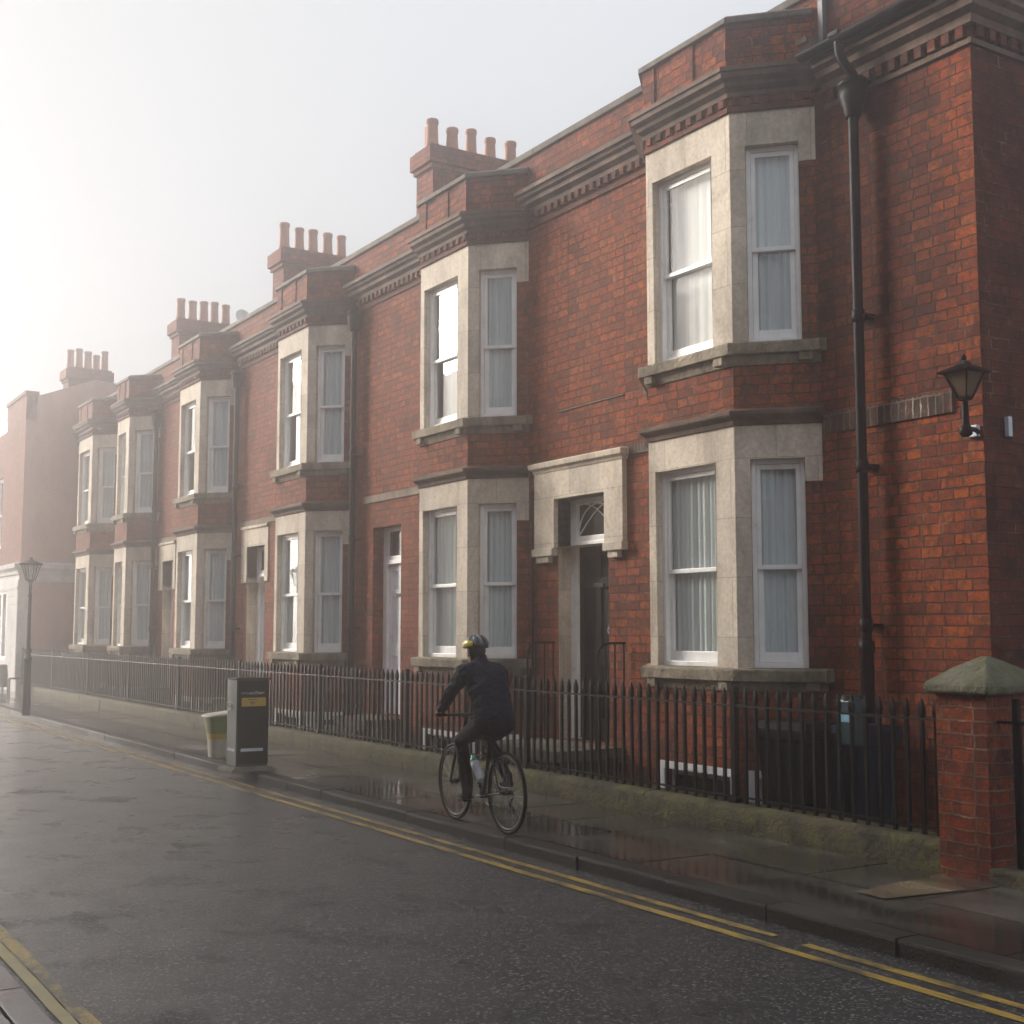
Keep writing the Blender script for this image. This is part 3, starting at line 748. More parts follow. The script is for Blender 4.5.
XR = [8.64, 13.81, 19.19, 24.77, 29.99, 33.45]
h1 = house(1, 6.81, 13.62, XR[0], 'nearest red brick house with the black front door under a stone hood', dr=(12.08, 13.14, 3.45, .47, 'stone', 'black_door'),
      pipe=((8.03, 6.70, .1), dict(r=.048, lower=1.6)), end=True, string=('soldier', [(7.10, 8.60, 3.68, 3.87), (11.2, 11.64, 3.84, 3.95)]))
h2 = house(2, 13.62, 18.98, XR[1], 'red brick house with a plain brick doorway and white door, behind the cyclist', dr=(17.42, 18.40, 3.45, .48, 'brick', 'white_door'),
      chim=dict(yn=18.5, x0=10.05, zc=10.14, npots=5, second=True, ln=2.0), string=('stone_band', [(16.6, 18.75, 3.86, 3.97)]), gap=.3)
h3 = house(3, 18.98, 24.52, XR[2], 'third brick house of the row, between two drainpipes, behind the dark green cabinet', dr=(23.05, 24.0, 3.45, .48, 'flat', 'white_door'),
      pipe=((18.92, 6.85, .1), dict(r=.05)), chim=dict(yn=24.2, x0=9.66, zc=9.75, npots=5, ln=1.7), string=('stone_band', [(22.1, 24.4, 3.87, 3.96)]), gap=.4)
h4 = house(4, 24.52, 29.95, XR[3], 'fourth hazy brick house of the row, with a small dish beside its chimney pots', dr=(28.72, 29.5, 3.42, .48, 'flat', 'white_door'),
      pipe=((24.44, 6.8, .1), dict(r=.05)), chim=dict(yn=30.0, x0=9.32, zc=9.42, npots=5, ln=1.55), string=('stone_band', [(27.6, 29.85, 3.87, 3.96)]), gap=.5)
h5 = house(5, 29.95, 33.30, XR[4], 'fifth narrow misty brick house, one bay wide without a door showing', bw=1.05, pipe=((29.9, 6.75, .1), dict(r=.05)), upcur=('curtain_grey', 'curtain_grey'), gap=0)
h6 = house(6, 33.30, 37.98, XR[5], 'farthest misty brick house of the row, joining the white fronted shop', bw=1.45, upcur=('curtain_grey', 'curtain_grey'), gap=0)

# house 1 extras: eaves over the end bay of wall, swan neck
e = MB()
ep = [(FX, 6.81), (FX, 8.48)]
gp = [(17.0, 6.81), (FX, 6.81), (FX, 8.48)]
e.sweep(gp, [(0, 6.86), (.03, 6.86), (.03, 6.91), (.0, 6.92)]); e.sweep(gp, [(0, 7.03), (.06, 7.03), (.07, 7.10), (.14, 7.14), (.15, 7.20), (.20, 7.23), (.20, 7.27), (0, 7.29)])
e.build('eaves_cornice', 'cornice', h1)
e = MB()
for j in range(11): e.box(FX - .055, FX - .002, 6.84 + j * .15, 6.92 + j * .15, 6.925, 7.027)
e.build('brick_dentil', 'brick_dark', h1); e = MB()
for j in range(20): e.box(9.05 + j * .15, 9.13 + j * .15, 6.755, 6.808, 6.925, 7.027)
e.build('brick_dentil', 'brick_dark', h1)
e = MB(); N = 10
rg = []
for yy in (6.72, 8.55): rg.append([Vector((FX - .27 + .07 * cos(a), yy, 7.37 - .07 * sin(a))) for a in [pi * k / N for k in range(N + 1)]] + [Vector((FX - .27 + .058 * cos(a), yy, 7.37 - .058 * sin(a))) for a in [pi * k / N for k in range(N, -1, -1)]])
e.rings(rg, True, True); e.box(FX - .2, FX - .003, 6.75, 8.5, 7.30, 7.34)
gt = e.build('gutter', 'iron', h1)
e = MB(); e.tube([(FX - .27, 8.06, 7.33), (FX - .27, 8.05, 7.2), (FX - .23, 8.03, 7.1), (FX - .15, 8.0, 7.0), (FX - .13, 7.99, 6.9)], .045, 10); e.box(FX - .35, FX - .19, 8.0, 8.12, 7.36, 7.40)
e.build('swan_neck', 'iron', gt)
e = MB(); e.box(FX - .05, FX + .2, 8.46, 8.52, 7.45, 9.35); e.box(FX - .04, FX + .3, 6.78, 8.47, 9.302, 9.38); e.build('lead_flashing', 'lead', h1)
# thin waste pipe on the joint between house one and the bay of house two
e = MB(); e.tube([(FX - .03, 13.68, 3.6), (FX - .03, 13.68, .6)], .016, 8); e.build('cable_pipe', 'iron_grey', h1)
e = MB(); e.tube([(FX - .008, 11.75, 4.57), (FX - .008, 12.5, 4.565), (FX - .008, 13.1, 4.555)], .008, 6); e.build('cable', 'iron_grey', h1)
# satellite dish beside the fourth chimney
e = MB(); R_ = Matrix.Translation((10.95, 29.9, 9.62)) @ Matrix.Rotation(rad(80), 4, 'X')
e.rings([[R_ @ Vector((r * cos(2 * pi * k / 16), r * sin(2 * pi * k / 16), z)) for k in range(16)] for r, z in ((.02, -.06), (.13, -.03), (.19, .02), (.185, .025), (.14, -.015), (.02, -.045))], True, True)
e.tube([(10.95, 29.95, 9.58), (10.95, 30.1, 9.3)], .02, 6); e.build('satellite_dish', 'dish', h4)

# ------------------------------------------------------------------ houses across the street (shade and reflections)
OX = -3.0
opp = thing('opposite_house', 'plain three storey brick house across the street facing the terrace', 'house', (OX, -14, 0), 'houses across the street')
ow = MB(); WN = [(.7, 1.9, 1.2, 3.1), (3.9, 5.1, 1.2, 3.1), (.7, 1.9, 4.6, 6.3), (3.9, 5.1, 4.6, 6.3), (2.4, 3.4, .2, 2.7)]
WN = WN[:4] + [(.7, 1.9, 7.4, 8.9), (3.9, 5.1, 7.4, 8.9)] + WN[4:]
ow.wall((OX, -14), (OX, -19.8), 0, 10.2, WN, .12)
ow.quad((OX - 7, -14, 0), (OX - 7, -19.8, 0), (OX - 7, -19.8, 10.2), (OX - 7, -14, 10.2)); ow.quad((OX, -14, 0), (OX - 7, -14, 0), (OX - 7, -14, 10.2), (OX, -14, 10.2)); ow.quad((OX, -19.8, 0), (OX - 7, -19.8, 0), (OX - 7, -19.8, 10.2), (OX, -19.8, 10.2))
ow.build('wall', 'brick', opp)
ow = MB(); ow.add([(OX + .15, -14, 10.1), (OX + .15, -19.8, 10.1), (OX - 3.5, -19.8, 11.4), (OX - 3.5, -14, 11.4), (OX - 7.15, -19.8, 10.1), (OX - 7.15, -14, 10.1)], [(0, 1, 2, 3), (3, 2, 4, 5)]); ow.build('roof', 'slate', opp)
for a_, b_, c_, d_ in WN[:6]: sash_window(opp, (OX, -14), (OX, -19.8), a_, b_, c_, d_, 'curtain_grey')
ow = MB(); ow.box(OX - .12, OX - .07, -17.4, -16.4, .2, 2.7); ow.build('door', 'black_door', opp)
for k in range(1, 10):
    c_ = opp.copy(); COL.objects.link(c_); c_.location = (OX, -14 + 5.8 * k, 0)
    for ch in opp.children:
        q = ch.copy(); COL.objects.link(q); q.parent = c_
        for gch in ch.children: r_ = gch.copy(); COL.objects.link(r_); r_.parent = q

# ------------------------------------------------------------------ shop building at the far left
SB = thing('shop_building', 'hazy brick building with a white painted ground floor beyond the terrace', 'building', (7.5, 44, 0))
Y0, X0 = 38.0, 7.5
mb = MB()
mb.wall((X0, Y0), (X0, 62), 3.72, 7.85, [(41.0 - Y0, 42.1 - Y0, 4.3, 6.5), (45 - Y0, 46.1 - Y0, 4.3, 6.5), (49 - Y0, 50.1 - Y0, 4.3, 6.5)], .15)
mb.box(X0, X0 + .3, Y0, 40.7, 7.852, 8.60); mb.box(X0 - .04, X0 + .34, Y0 - .03, 40.74, 8.602, 8.70)
mb.build('wall', 'brick', SB); mb = MB()
mb.add([(20, Y0, -.1), (X0 + .25, Y0, -.1), (X0 + .25, Y0, 3.4), (X0 + .25, Y0, 3.72), (X0, Y0, 3.72), (X0, Y0, 7.85), (X0 + .3, Y0, 8.6), (X0 + .42, Y0, 8.62), (9.4, Y0, 9.22), (12.5, Y0, 9.0), (20, Y0, 7.9)], [tuple(range(11))])
mb.build('side_wall', 'pink_render', SB); mb = MB()
mb.quad((20, Y0, -.1), (20, 62, -.1), (20, 62, 7.9), (20, Y0, 7.9)); mb.quad((20, 62, -.1), (X0, 62, -.1), (X0, 62, 7.9), (20, 62, 7.9))
mb.build('back_wall', 'brick', SB)
mb = MB(); mb.add([(X0 + .05, 40.75, 7.86), (X0 + .05, 62, 7.86), (9.4, 62, 8.9), (9.4, Y0 + .02, 9.2), (X0 + .42, Y0 + .02, 8.6), (20, 62, 7.9), (20, Y0 + .02, 7.9)], [(0, 1, 2, 3, 4), (3, 2, 5, 6)]); mb.build('roof', 'slate', SB)
mb = MB()
mb.wall((X0 - .03, Y0 - .012), (X0 - .03, 62), -.1, 3.42, [(1.6, 3.6, .95, 3.0), (4.2, 5.4, .1, 3.0), (6.2, 8.4, .95, 3.0)], .14)
mb.add([(X0 + .24, Y0 - .012, -.1), (X0 - .03, Y0 - .012, -.1), (X0 - .03, Y0 - .012, 3.42), (X0 + .24, Y0 - .012, 3.42)], [(0, 1, 2, 3)])
mb.add([(9.0, Y0 - .012, 3.2), (X0 + .24, Y0 - .012, 3.2), (X0 + .24, Y0 - .012, 3.42), (9, Y0 - .012, 3.42)], [(0, 1, 2, 3)])
for k in range(12): mb.box(X0 - .055, X0 - .032, Y0 + .02, Y0 + 1.5, .45 + k * .235, .665 + k * .235)
mb.build('painted_front', 'render_white', SB)
mb = MB(); mb.sweep([(9.0, Y0 - .015), (X0 - .03, Y0 - .015), (X0 - .03, 62)], [(-.02, 3.424), (.05, 3.424), (.06, 3.52), (.16, 3.60), (.18, 3.70), (.02, 3.76), (-.02, 3.76)]); mb.sweep([(X0 - .03, Y0), (X0 - .03, 62)], [(.0, 2.98), (.04, 2.98), (.05, 3.06), (.0, 3.08)]); mb.build('cornice', 'render_white', SB)
for (a, z0_, z1_) in ((41.0, 4.3, 6.5), (45, 4.3, 6.5), (49, 4.3, 6.5)):
    sash_window(SB, (X0, Y0), (X0, 62), a - Y0, a + 1.1 - Y0, z0_, z1_, 'curtain_grey')
for a, b in ((39.588, 41.588), (44.188, 46.388)):
    mb = MB(); o = (X0 + .06, 0); mb.box(X0 + .02, X0 + .1, a, a + .1, .95, 3.0); mb.box(X0 + .02, X0 + .1, b - .1, b, .95, 3.0); mb.box(X0 + .02, X0 + .1, (a + b) / 2 - .05, (a + b) / 2 + .05, .95, 3.0); mb.box(X0 + .021, X0 + .099, a + .1, b - .1, 2.9, 3.0); mb.box(X0 + .021, X0 + .099, a + .1, b - .1, .95, 1.05)
    sw = mb.build('shop_window', 'white', SB)
    mb = MB(); mb.quad((X0 + .07, a, .95), (X0 + .07, b, .95), (X0 + .07, b, 3), (X0 + .07, a, 3)); mb.build('glass_pane', 'glass', sw)
    mb = MB(); mb.quad((X0 + .5, a - .3, .8), (X0 + .5, b + .3, .8), (X0 + .5, b + .3, 3.1), (X0 + .5, a - .3, 3.1)); mb.build('blind', 'curtain_grey', sw)
mb = MB(); mb.box(X0 + .04, X0 + .1, 42.19, 43.39, .1, 3.0); mb.build('shop_door', 'white_door', SB)
chimney(SB, 38.15, 8.6, 9.58, 5, ln=1.4, w=.8, base=8.3, pot_h=.6)

# ------------------------------------------------------------------ plinth wall and railings
mb = MB(); y = 6.13
while y < 38:
    L = random.uniform(1.3, 1.9); L = min(L, 38 - y); n = max(2, int(L / .12)); R = []
    for i in range(n + 1):
        yy = y + L * i / n; j = lambda: random.uniform(-.009, .009)
        R.append([Vector((7.48 + j(), yy, .0)), Vector((7.475 + j(), yy, PV + .02)), Vector((7.478 + j(), yy, .27 + j())), Vector((7.50 + j(), yy, .308 + j() * .6)), Vector((7.56, yy, .318 + j() * .5)), Vector((7.76, yy, .32 + j() * .4)), Vector((7.785, yy, .29)), Vector((7.785, yy, -.1))])
    mb.rings(R, True, True); y += L
o = mb.build('plinth_wall', 'moss_stone', recalc=True); o['label'] = 'long low mossy stone plinth under the black railings'; o['category'] = 'low wall'

def bar_mesh():
    b = MB(); r = .019
    b.rings([[Vector((s_ * cos(pi / 4 + pi / 2 * k), s_ * sin(pi / 4 + pi / 2 * k), z)) for k in range(4)] for s_, z in ((r, 0), (r, .80), (r * .95, .83), (r * 1.45, .89), (r * 1.25, .93), (r * .25, .99))], True, False)
    return b
barproto = None; postproto = None
posts = [8.43, 11.75, 14.58, 17.3, 20.6, 23.85, 27.2, 30.6, 34.2, 37.9]
plabels = ['stretch of black spear railings next to the brick gate pier, bins behind', 'black railings in front of the nearest bay and the black door', 'black railings partly hidden behind the cyclist', 'black railings in front of the second white door',
           'black railings under the third bay, right of the dark green cabinet', 'black railings directly behind the dark green cabinet and tub', 'hazy railings just left of the dark green cabinet', 'hazy stretch of railings below the fourth and fifth houses', 'misty railings below the farthest pair of bays', 'farthest misty railings ending behind the lamp post']
ya = 6.13; RX = 7.63
for i, yb in enumerate(posts):
    rt = thing('iron_railing', plabels[i], 'railing', (RX, ya, .32), 'black iron railings along the front gardens')
    L = yb - ya
    m = MB(); m.box(RX - .02, RX + .02, ya, yb - .028, 1.145, 1.161); m.build('top_rail', 'iron_grey', rt)
    m = MB(); m.box(RX - .016, RX + .016, ya, yb - .028, .365, .379); m.build('bottom_rail', 'iron', rt)
    n = round(L / .135) - 1
    for k in range(1, n + 1):
        lo = (random.uniform(-.002, .002), k * L / (n + 1), -.004)
        if barproto is None:
            barproto = bar_mesh().build('baluster', 'iron', rt, root=-1); barproto.location = lo
        else: copy_part(barproto, rt, lo)
        ob_ = rt.children[-1] if False else None
    if postproto is None:
        p = MB(); p.rings([[Vector((a * sx, a * sy, z)) for sx, sy in ((-1, -1), (1, -1), (1, 1), (-1, 1))] for a, z in ((.045, -.004), (.045, .04), (.026, .05), (.026, .95), (.032, .955), (.032, .98), (.012, 1.0))], True, False)
        postproto = p.build('post', 'iron', rt, root=-1); postproto.location = (0, L, 0)
    else: copy_part(postproto, rt, (0, L, 0))
    ya = yb
for o in bpy.data.objects:
    if o.name.startswith('baluster') : o.rotation_euler = (random.uniform(-.006, .006), random.uniform(-.004, .004), random.uniform(-.05, .05))

# gate pier
PR = thing('gate_pier', 'square brick gate pier with a mossy pyramid capstone', 'pier', (7.8, 5.98, PV))
px0, px1, py0, py1 = 7.46, 8.04, 5.70, 6.13
mb = MB(); mb.box(px0, px1, py0, py1, -.05, 1.36); mb.build('brick_shaft', 'brick_pier', PR, bevel=.004)
mb = MB(); mb.rings([[Vector(((px0 + px1) / 2 + a * sx + random.uniform(-.006, .006), (py0 + py1) / 2 + a * .77 * sy + random.uniform(-.006, .006), z)) for sx, sy in ((-1, -1), (0, -1), (1, -1), (1, 0), (1, 1), (0, 1), (-1, 1), (-1, 0))] for a, z in ((.335, 1.362), (.352, 1.375), (.352, 1.42), (.33, 1.445), (.18, 1.545), (.03, 1.62))], True, False)
mb.build('capstone', 'cap_stone', PR, bevel=.012)
# next property's gate beyond the pier
G2 = thing('side_gate', 'grey blue metal gate with black posts beside the brick pier', 'gate', (7.6, 5.2, PV))
mb = MB(); mb.box(7.60, 7.63, 3.2, 5.52, .3, 1.2); mb.build('gate_panel', 'gate_blue', G2)
mb = MB()
for yy in (5.56, 4.4, 3.2): mb.box(7.57, 7.61, yy - .02, yy + .02, .19, 1.34)
mb.box(7.57, 7.595, 3.2, 5.705, 1.165, 1.185); mb.build('gate_frame', 'iron', G2)
mb = MB(); mb.box(7.42, 7.74, 2.5, 5.70, 0, .2); o = mb.build('low_wall', 'moss_stone', bevel=.02); o['label'] = 'low mossy stone wall under the grey blue gate'; o['category'] = 'low wall'

# ------------------------------------------------------------------ bins and meter box in the front area
def wheelie(name, label, x, y, body, lidm, w=.58, d=.62, h=1.0):
    t = thing(name, label, 'bin', (x, y, -.03), 'wheeled bins behind the railings')
    b = MB(); z0 = .02
    b.rings([[Vector((x + a * sx, y + c * sy, z)) for sx, sy in ((-1, -1), (1, -1), (1, 1), (-1, 1))] for a, c, z in ((d * .36, w * .38, z0), (d * .46, w * .47, h - .16), (d * .5, w * .52, h - .15), (d * .5, w * .52, h - .1))], True, False)
    b.build('bin_body', body, t, bevel=.02)
    l = MB(); l.rings([[Vector((x + a * sx, y + c * sy, z)) for sx, sy in ((-1, -1), (1, -1), (1, 1), (-1, 1))] for a, c, z in ((d * .52, w * .54, h - .098), (d * .52, w * .54, h - .06), (d * .4, w * .42, h))], True, False)
    l.tube([(x + d * .5, y - w * .45, h - .06), (x + d * .58, y - w * .45, h - .04), (x + d * .58, y + w * .45, h - .04), (x + d * .5, y + w * .45, h - .06)], .015, 8)
    l.build('bin_lid', lidm, t, bevel=.012)
    wv = MB()
    for s_ in (-1, 1): wv.torus((x + d * .36, y + s_ * w * .42, .07), (0, 1, 0), .07, .028, 20, 8)
    wv.build('wheel', 'rubber', t)
wheelie('wheelie_bin', 'black wheeled bin against the bay, right of the railing post', 8.33, 8.30, 'bin_black', 'bin_black', w=.64)
wheelie('wheelie_bin', 'dark blue wheeled bin half hidden by the black bin', 8.62, 7.98, 'bin_blue', 'bin_blue', w=.5, h=.98)
T = thing('meter_box', 'dark teal box with a pale blue strip on a stand by the drainpipe', 'box', (8.3, 7.7, 0))
mb = MB(); mb.box(8.22, 8.38, 7.60, 7.80, .83, 1.22); mb.tube([(8.3, 7.70, 1.21), (8.3, 7.7, 1.25)], .085, 12); mb.build('box_body', 'teal_box', T, bevel=.02)
mb = MB(); mb.box(8.213, 8.219, 7.61, 7.79, 1.03, 1.10); mb.build('strip', 'pale_blue', T)
mb = MB(); mb.tube([(8.3, 7.66, .84), (8.3, 7.68, .5), (8.32, 7.7, -.03)], .018, 8); mb.box(8.2, 8.4, 7.6, 7.8, -.03, 0); mb.build('stand', 'iron', T)

# ------------------------------------------------------------------ wall lantern on the corner
LN = thing('wall_lantern', 'black wall lantern with amber panes on the house corner', 'wall lamp', (8.6, 6.62, 3.4))
lx, ly = 8.58, 6.66
mb = MB()
mb.tube([(9.0, 6.86, 3.47), (8.75, 6.70, 3.45), (lx, ly, 3.44)], .02, 8); mb.tube([(lx, ly, 3.40), (lx, ly, 3.76)], [.035, .018], 10); mb.lathe((lx, ly, 3.42), [(.02, -.05), (.05, -.03), (.055, .02), (.02, .06)], 12)
mb.build('bracket', 'iron', LN)
sq = lambda a, z: [Vector((lx + a * sx, ly + a * sy, z)) for sx, sy in ((-1, -1), (1, -1), (1, 1), (-1, 1))]
mb = MB(); mb.rings([sq(.150, 3.895), sq(.154, 3.905), sq(.14, 3.915), sq(.045, 3.965), sq(.04, 3.975), sq(.035, 3.99), sq(.015, 4.0)], True, False); mb.lathe((lx, ly, 4.01), [(.012, -.01), (.024, .0), (.024, .02), (.008, .04)], 10); mb.build('lantern_roof', 'iron', LN)
mb = MB(); mb.rings([sq(.105, 3.892), sq(.04, 3.70)], False, False); mb.build('lantern_glass', 'amber', LN)
mb = MB()
for p, q in zip(sq(.11, 3.895), sq(.043, 3.695)): mb.tube([p, q], .008, 6)
mb.rings([sq(.04, 3.67), sq(.048, 3.70), sq(.035, 3.705)], True, False); mb.tube([(lx, ly, 3.69), (lx, ly, 3.82)], .014, 8); mb.build('lantern_frame', 'iron', LN)
mb = MB(); mb.box(8.95, 9.0 - .002, 6.84, 6.96, 3.43, 3.53); mb.build('junction_box', 'label_pale', LN, bevel=.005)
mb = MB(); mb.box(9.28, 9.33, 6.77, 6.808, 3.45, 3.62); o = mb.build('vent_pipe', 'label_pale', h1)

# ------------------------------------------------------------------ street cabinet and tub
CB = thing('street_cabinet', 'dark green pillar cabinet with a yellow notice on the pavement', 'cabinet', (5.74, 15.2, PV))
cx0, cx1, cy0, cy1 = 5.53, 5.94, 15.02, 15.36
mb = MB(); mb.box(cx0, cx1, cy0, cy1, PV + .05, 1.20); mb.build('cabinet_body', 'cab_green', CB, bevel=.012)
mb = MB(); mb.box(cx0 + .02, cx1 - .002, cy0 - .012, cy0 - .001, PV + .08, 1.19); mb.build('front_panel', 'cab_black', CB, bevel=.004)
mb = MB(); mb.box(cx0 - .015, cx1 + .015, cy0 - .02, cy1 + .015, 1.202, 1.225); mb.build('top_cap', 'cab_black', CB, bevel=.006)
mb = MB(); mb.rings([[Vector(((cx0 + cx1) / 2 + a * sx, (cy0 + cy1) / 2 + c * sy, z)) for sx, sy in ((-1, -1), (1, -1), (1, 1), (-1, 1))] for a, c, z in ((.29, .27, PV - .01), (.28, .26, PV + .02), (.22, .20, PV + .048))], True, False); mb.build('concrete_foot', 'concrete', CB, bevel=.01)
yf = cy0 - .0125
mb = MB(); mb.box(5.585, 5.895, yf - .003, yf - .0005, .88, .985); nb = mb.build('notice', 'yellow_label', CB)
mb = MB()
for a, b, z in ((5.66, 5.78, .955), (5.69, 5.76, .925), (5.70, 5.755, .905)): mb.box(a, b, yf - .005, yf - .0035, z, z + .013)
mb.build('notice_print', 'label_dark', nb)
mb = MB(); x = 5.58
for k in range(6): mb.box(x, x + .009, yf - .003, yf - .0005, 1.03, 1.055); x += .0145
mb.build('lettering', 'label_grey', CB)
mb = MB(); xs = [5.675 + .0105 * i for i in range(20)]
zz = [1.035 + .012 * abs(sin(i * .9)) + (.02 if 5 < i < 12 else 0) * (i % 2) for i in range(20)]
mb.tube([(a, yf - .003, z) for a, z in zip(xs, zz)], .0045, 5); mb.box(5.68, 5.85, yf - .003, yf - .0005, 1.028, 1.034); mb.build('lettering', 'label_pale', CB)
mb = MB(); mb.box(5.585, 5.87, yf - .003, yf - .0005, .335, .372); mb.build('pale_stripe', 'label_pale', CB)
mb = MB(); mb.box(cx0 - .004, cx0 - .0005, cy0 + .05, cy1 - .04, .335, .368); mb.build('pale_stripe', 'label_pale', CB)
mb = MB(); mb.torus((cx0 - .02, cy0 + .2, .88), (1, .2, 0), .045, .007, 20, 6); mb.lathe((cx0 - .006, cy0 + .11, .90), [(.002, -.012), (.012, 0), (.002, .012)], 8); mb.build('padlock_ring', 'chrome', CB)

TB = thing('plastic_tub', 'green and cream plastic tub with a yellow band beside the cabinet', 'tub', (6.0, 16.9, PV))
tx, ty = 5.99, 16.9
rr = lambda a, c, z, t=0: [Vector((tx + a * (abs(cos(q)) ** .5) * (1 if cos(q) > 0 else -1), ty + c * (abs(sin(q)) ** .5) * (1 if sin(q) > 0 else -1), z + t * (cos(q)))) for q in [2 * pi * k / 24 + .01 for k in range(24)]]
mb = MB(); mb.rings([rr(.135, .14, PV), rr(.15, .155, .355)], True, True); mb.build('tub_base', 'tub_cream', TB)
mb = MB(); mb.rings([rr(.155, .16, .345), rr(.165, .17, .42)], True, True); mb.build('tub_band', 'tub_yellow', TB)
mb = MB(); mb.rings([rr(.163, .168, .41), rr(.20, .205, .66, .02)], True, True); mb.build('tub_top', 'tub_green', TB)
mb = MB(); mb.rings([rr(.20, .205, .655, .02), rr(.225, .23, .66, .025), rr(.225, .23, .685, .03), rr(.19, .195, .69, .03)], True, True); mb.build('tub_rim', 'tub_cream', TB)

# ------------------------------------------------------------------ lamp post
LP = thing('street_lamp', 'old tapered iron lamp post with a glass lantern at the kerb', 'street lamp', (5.62, 27.35, PV))
lx, ly = 5.60, 27.35
mb = MB(); mb.lathe((lx, ly, 0), [(.088, PV - .01), (.085, .3), (.075, .75), (.07, 1.20), (.082, 1.22), (.082, 1.25), (.06, 1.28), (.05, 1.36), (.07, 1.38), (.07, 1.42), (.045, 1.46), (.036, 1.9), (.032, 2.5), (.045, 2.52), (.03, 2.56), (.028, 2.78), (.05, 2.8), (.055, 2.83)], 18)
mb.build('lamp_column', 'iron', LP)
hx = lambda a, z: [Vector((lx + a * cos(2 * pi * k / 6), ly + a * sin(2 * pi * k / 6), z)) for k in range(6)]
mb = MB(); mb.rings([hx(.09, 2.84), hx(.19, 3.15)], False, False); mb.build('lantern_glass', 'lamp_glass', LP)
mb = MB()
for p, q in zip(hx(.092, 2.835), hx(.193, 3.155)): mb.tube([p, q], .010, 6)
mb.rings([hx(.06, 2.82), hx(.098, 2.83), hx(.098, 2.845), hx(.05, 2.85)], True, False); mb.build('lantern_frame', 'iron', LP)
mb = MB(); mb.rings([hx(.20, 3.15), hx(.235, 3.165), hx(.235, 3.185), hx(.19, 3.20), hx(.05, 3.255), hx(.03, 3.27), hx(.035, 3.29), hx(.01, 3.31)], True, False); mb.build('lantern_roof', 'iron', LP)
mb = MB(); mb.lathe((lx, ly, 2.85), [(.02, 0), (.02, .1), (.035, .13), (.03, .2), (.01, .22)], 10); mb.build('mantle', 'label_pale', LP)

# ------------------------------------------------------------------ far pavement items by the shop
t = thing('wooden_stool', 'small brown stool on the pavement by the white shop front', 'stool', (7.2, 36.6, PV))
mb = MB(); mb.box(7.0, 7.3, 36.45, 36.75, .50, .54); mb.build('seat', 'brown', t)
for a, b in ((7.02, 36.48), (7.28, 36.48), (7.02, 36.72), (7.28, 36.72)):
    mb = MB(); mb.tube([(a, b, PV), (a, b, .5)], .022, 6); mb.build('leg', 'brown', t)
t = thing('covered_table', 'grey covered table standing at the left edge by the shop', 'table', (6.95, 37.8, PV))
mb = MB(); mb.rings([[Vector((6.95 + a * cos(2 * pi * k / 18) * (1 + .05 * sin(5 * k)), 37.8 + a * sin(2 * pi * k / 18), z)) for k in range(18)] for a, z in ((.30, .25), (.27, .6), (.25, .84), (.22, .87), (.05, .875))], True, True); mb.build('cover', 'grey_cloth', t)
for q in range(4):
    mb = MB(); mb.tube([(6.95 + .2 * cos(q * pi / 2 + .7), 37.8 + .2 * sin(q * pi / 2 + .7), PV), (6.95 + .18 * cos(q * pi / 2 + .7), 37.8 + .18 * sin(q * pi / 2 + .7), .8)], .018, 6); mb.build('leg', 'brown', t)

# ------------------------------------------------------------------ bicycle
BX, BY = 5.77, 9.20      # rear wheel contact
BK = thing('bicycle', 'black bicycle with thin tyres ridden along the wet pavement', 'bicycle', (BX, BY, PV))
WR = .342
W3 = lambda x, y, z: Vector((BX + x, BY + y, PV + z))
def wheel(yc, rear):
    ty_ = MB(); ty_.torus(W3(0, yc, WR), (1, 0, 0), WR - .016, .016, 56, 8)
    wh = ty_.build('wheel', 'rubber', BK)
    r = MB(); r.torus(W3(0, yc, WR), (1, 0, 0), WR - .040, .013, 56, 6, .75); r.build('rim', 'rim', wh)
    s = MB()
    for k in range(28):
        a = 2 * pi * k / 28; sd = .03 if k % 2 else -.03
        s.tube([W3(sd, yc + .02 * cos(a + .6), WR + .02 * sin(a + .6)), W3(0, yc + (WR - .045) * cos(a), WR + (WR - .045) * sin(a))], .0014, 4, False)
    s.build('spokes', 'spoke', wh)
    h = MB(); h.tube([W3(-.06, yc, WR), W3(-.035, yc, WR), W3(-.034, yc, WR), W3(.034, yc, WR), W3(.035, yc, WR), W3(.06, yc, WR)], [.008, .008, .022, .022, .008, .008], 10); h.build('hub', 'bikepaint', wh)
    return wh
rw = wheel(0, True); fw = wheel(1.0, False)
f = MB()
bb = (0, .43, .275); stt = (0, .285, .80); ht, hb = (0, .80, .86), (0, .845, .70)
f.tube([W3(*bb), W3(*stt), W3(0, .265, .87)], .0155, 10); f.tube([W3(0, .30, .765), W3(0, .805, .835)], .0145, 10); f.tube([W3(*bb), W3(0, .84, .715)], .018, 10); f.tube([W3(0, .79, .885), W3(*hb)], .019, 10)
for s_ in (-1, 1):
    f.tube([W3(s_ * .03, .40, .275), W3(s_ * .062, .06, .335), W3(s_ * .062, 0, WR)], .0095, 8); f.tube([W3(s_ * .012, .295, .765), W3(s_ * .055, .08, .43), W3(s_ * .062, 0, WR)], .008, 8)
f.tube([W3(-.035, *bb[1:]), W3(.035, *bb[1:])], .022, 12)
f.build('frame', 'bikepaint', BK)
f = MB()
for s_ in (-1, 1): f.tube([W3(s_ * .012, .845, .70), W3(s_ * .05, .86, .66), W3(s_ * .052, .93, .50), W3(s_ * .05, 1.0, WR)], [.013, .013, .012, .009], 8)
f.tube([W3(-.05, .855, .665), W3(.05, .855, .665)], .013, 8); f.build('fork', 'bikepaint', BK)
f = MB(); f.tube([W3(0, .79, .88), W3(0, .785, .915), W3(0, .86, .95)], .014, 8); f.tube([W3(-.28, .80, .955), W3(-.12, .86, .95), W3(.12, .86, .95), W3(.28, .80, .955)], .0125, 8)
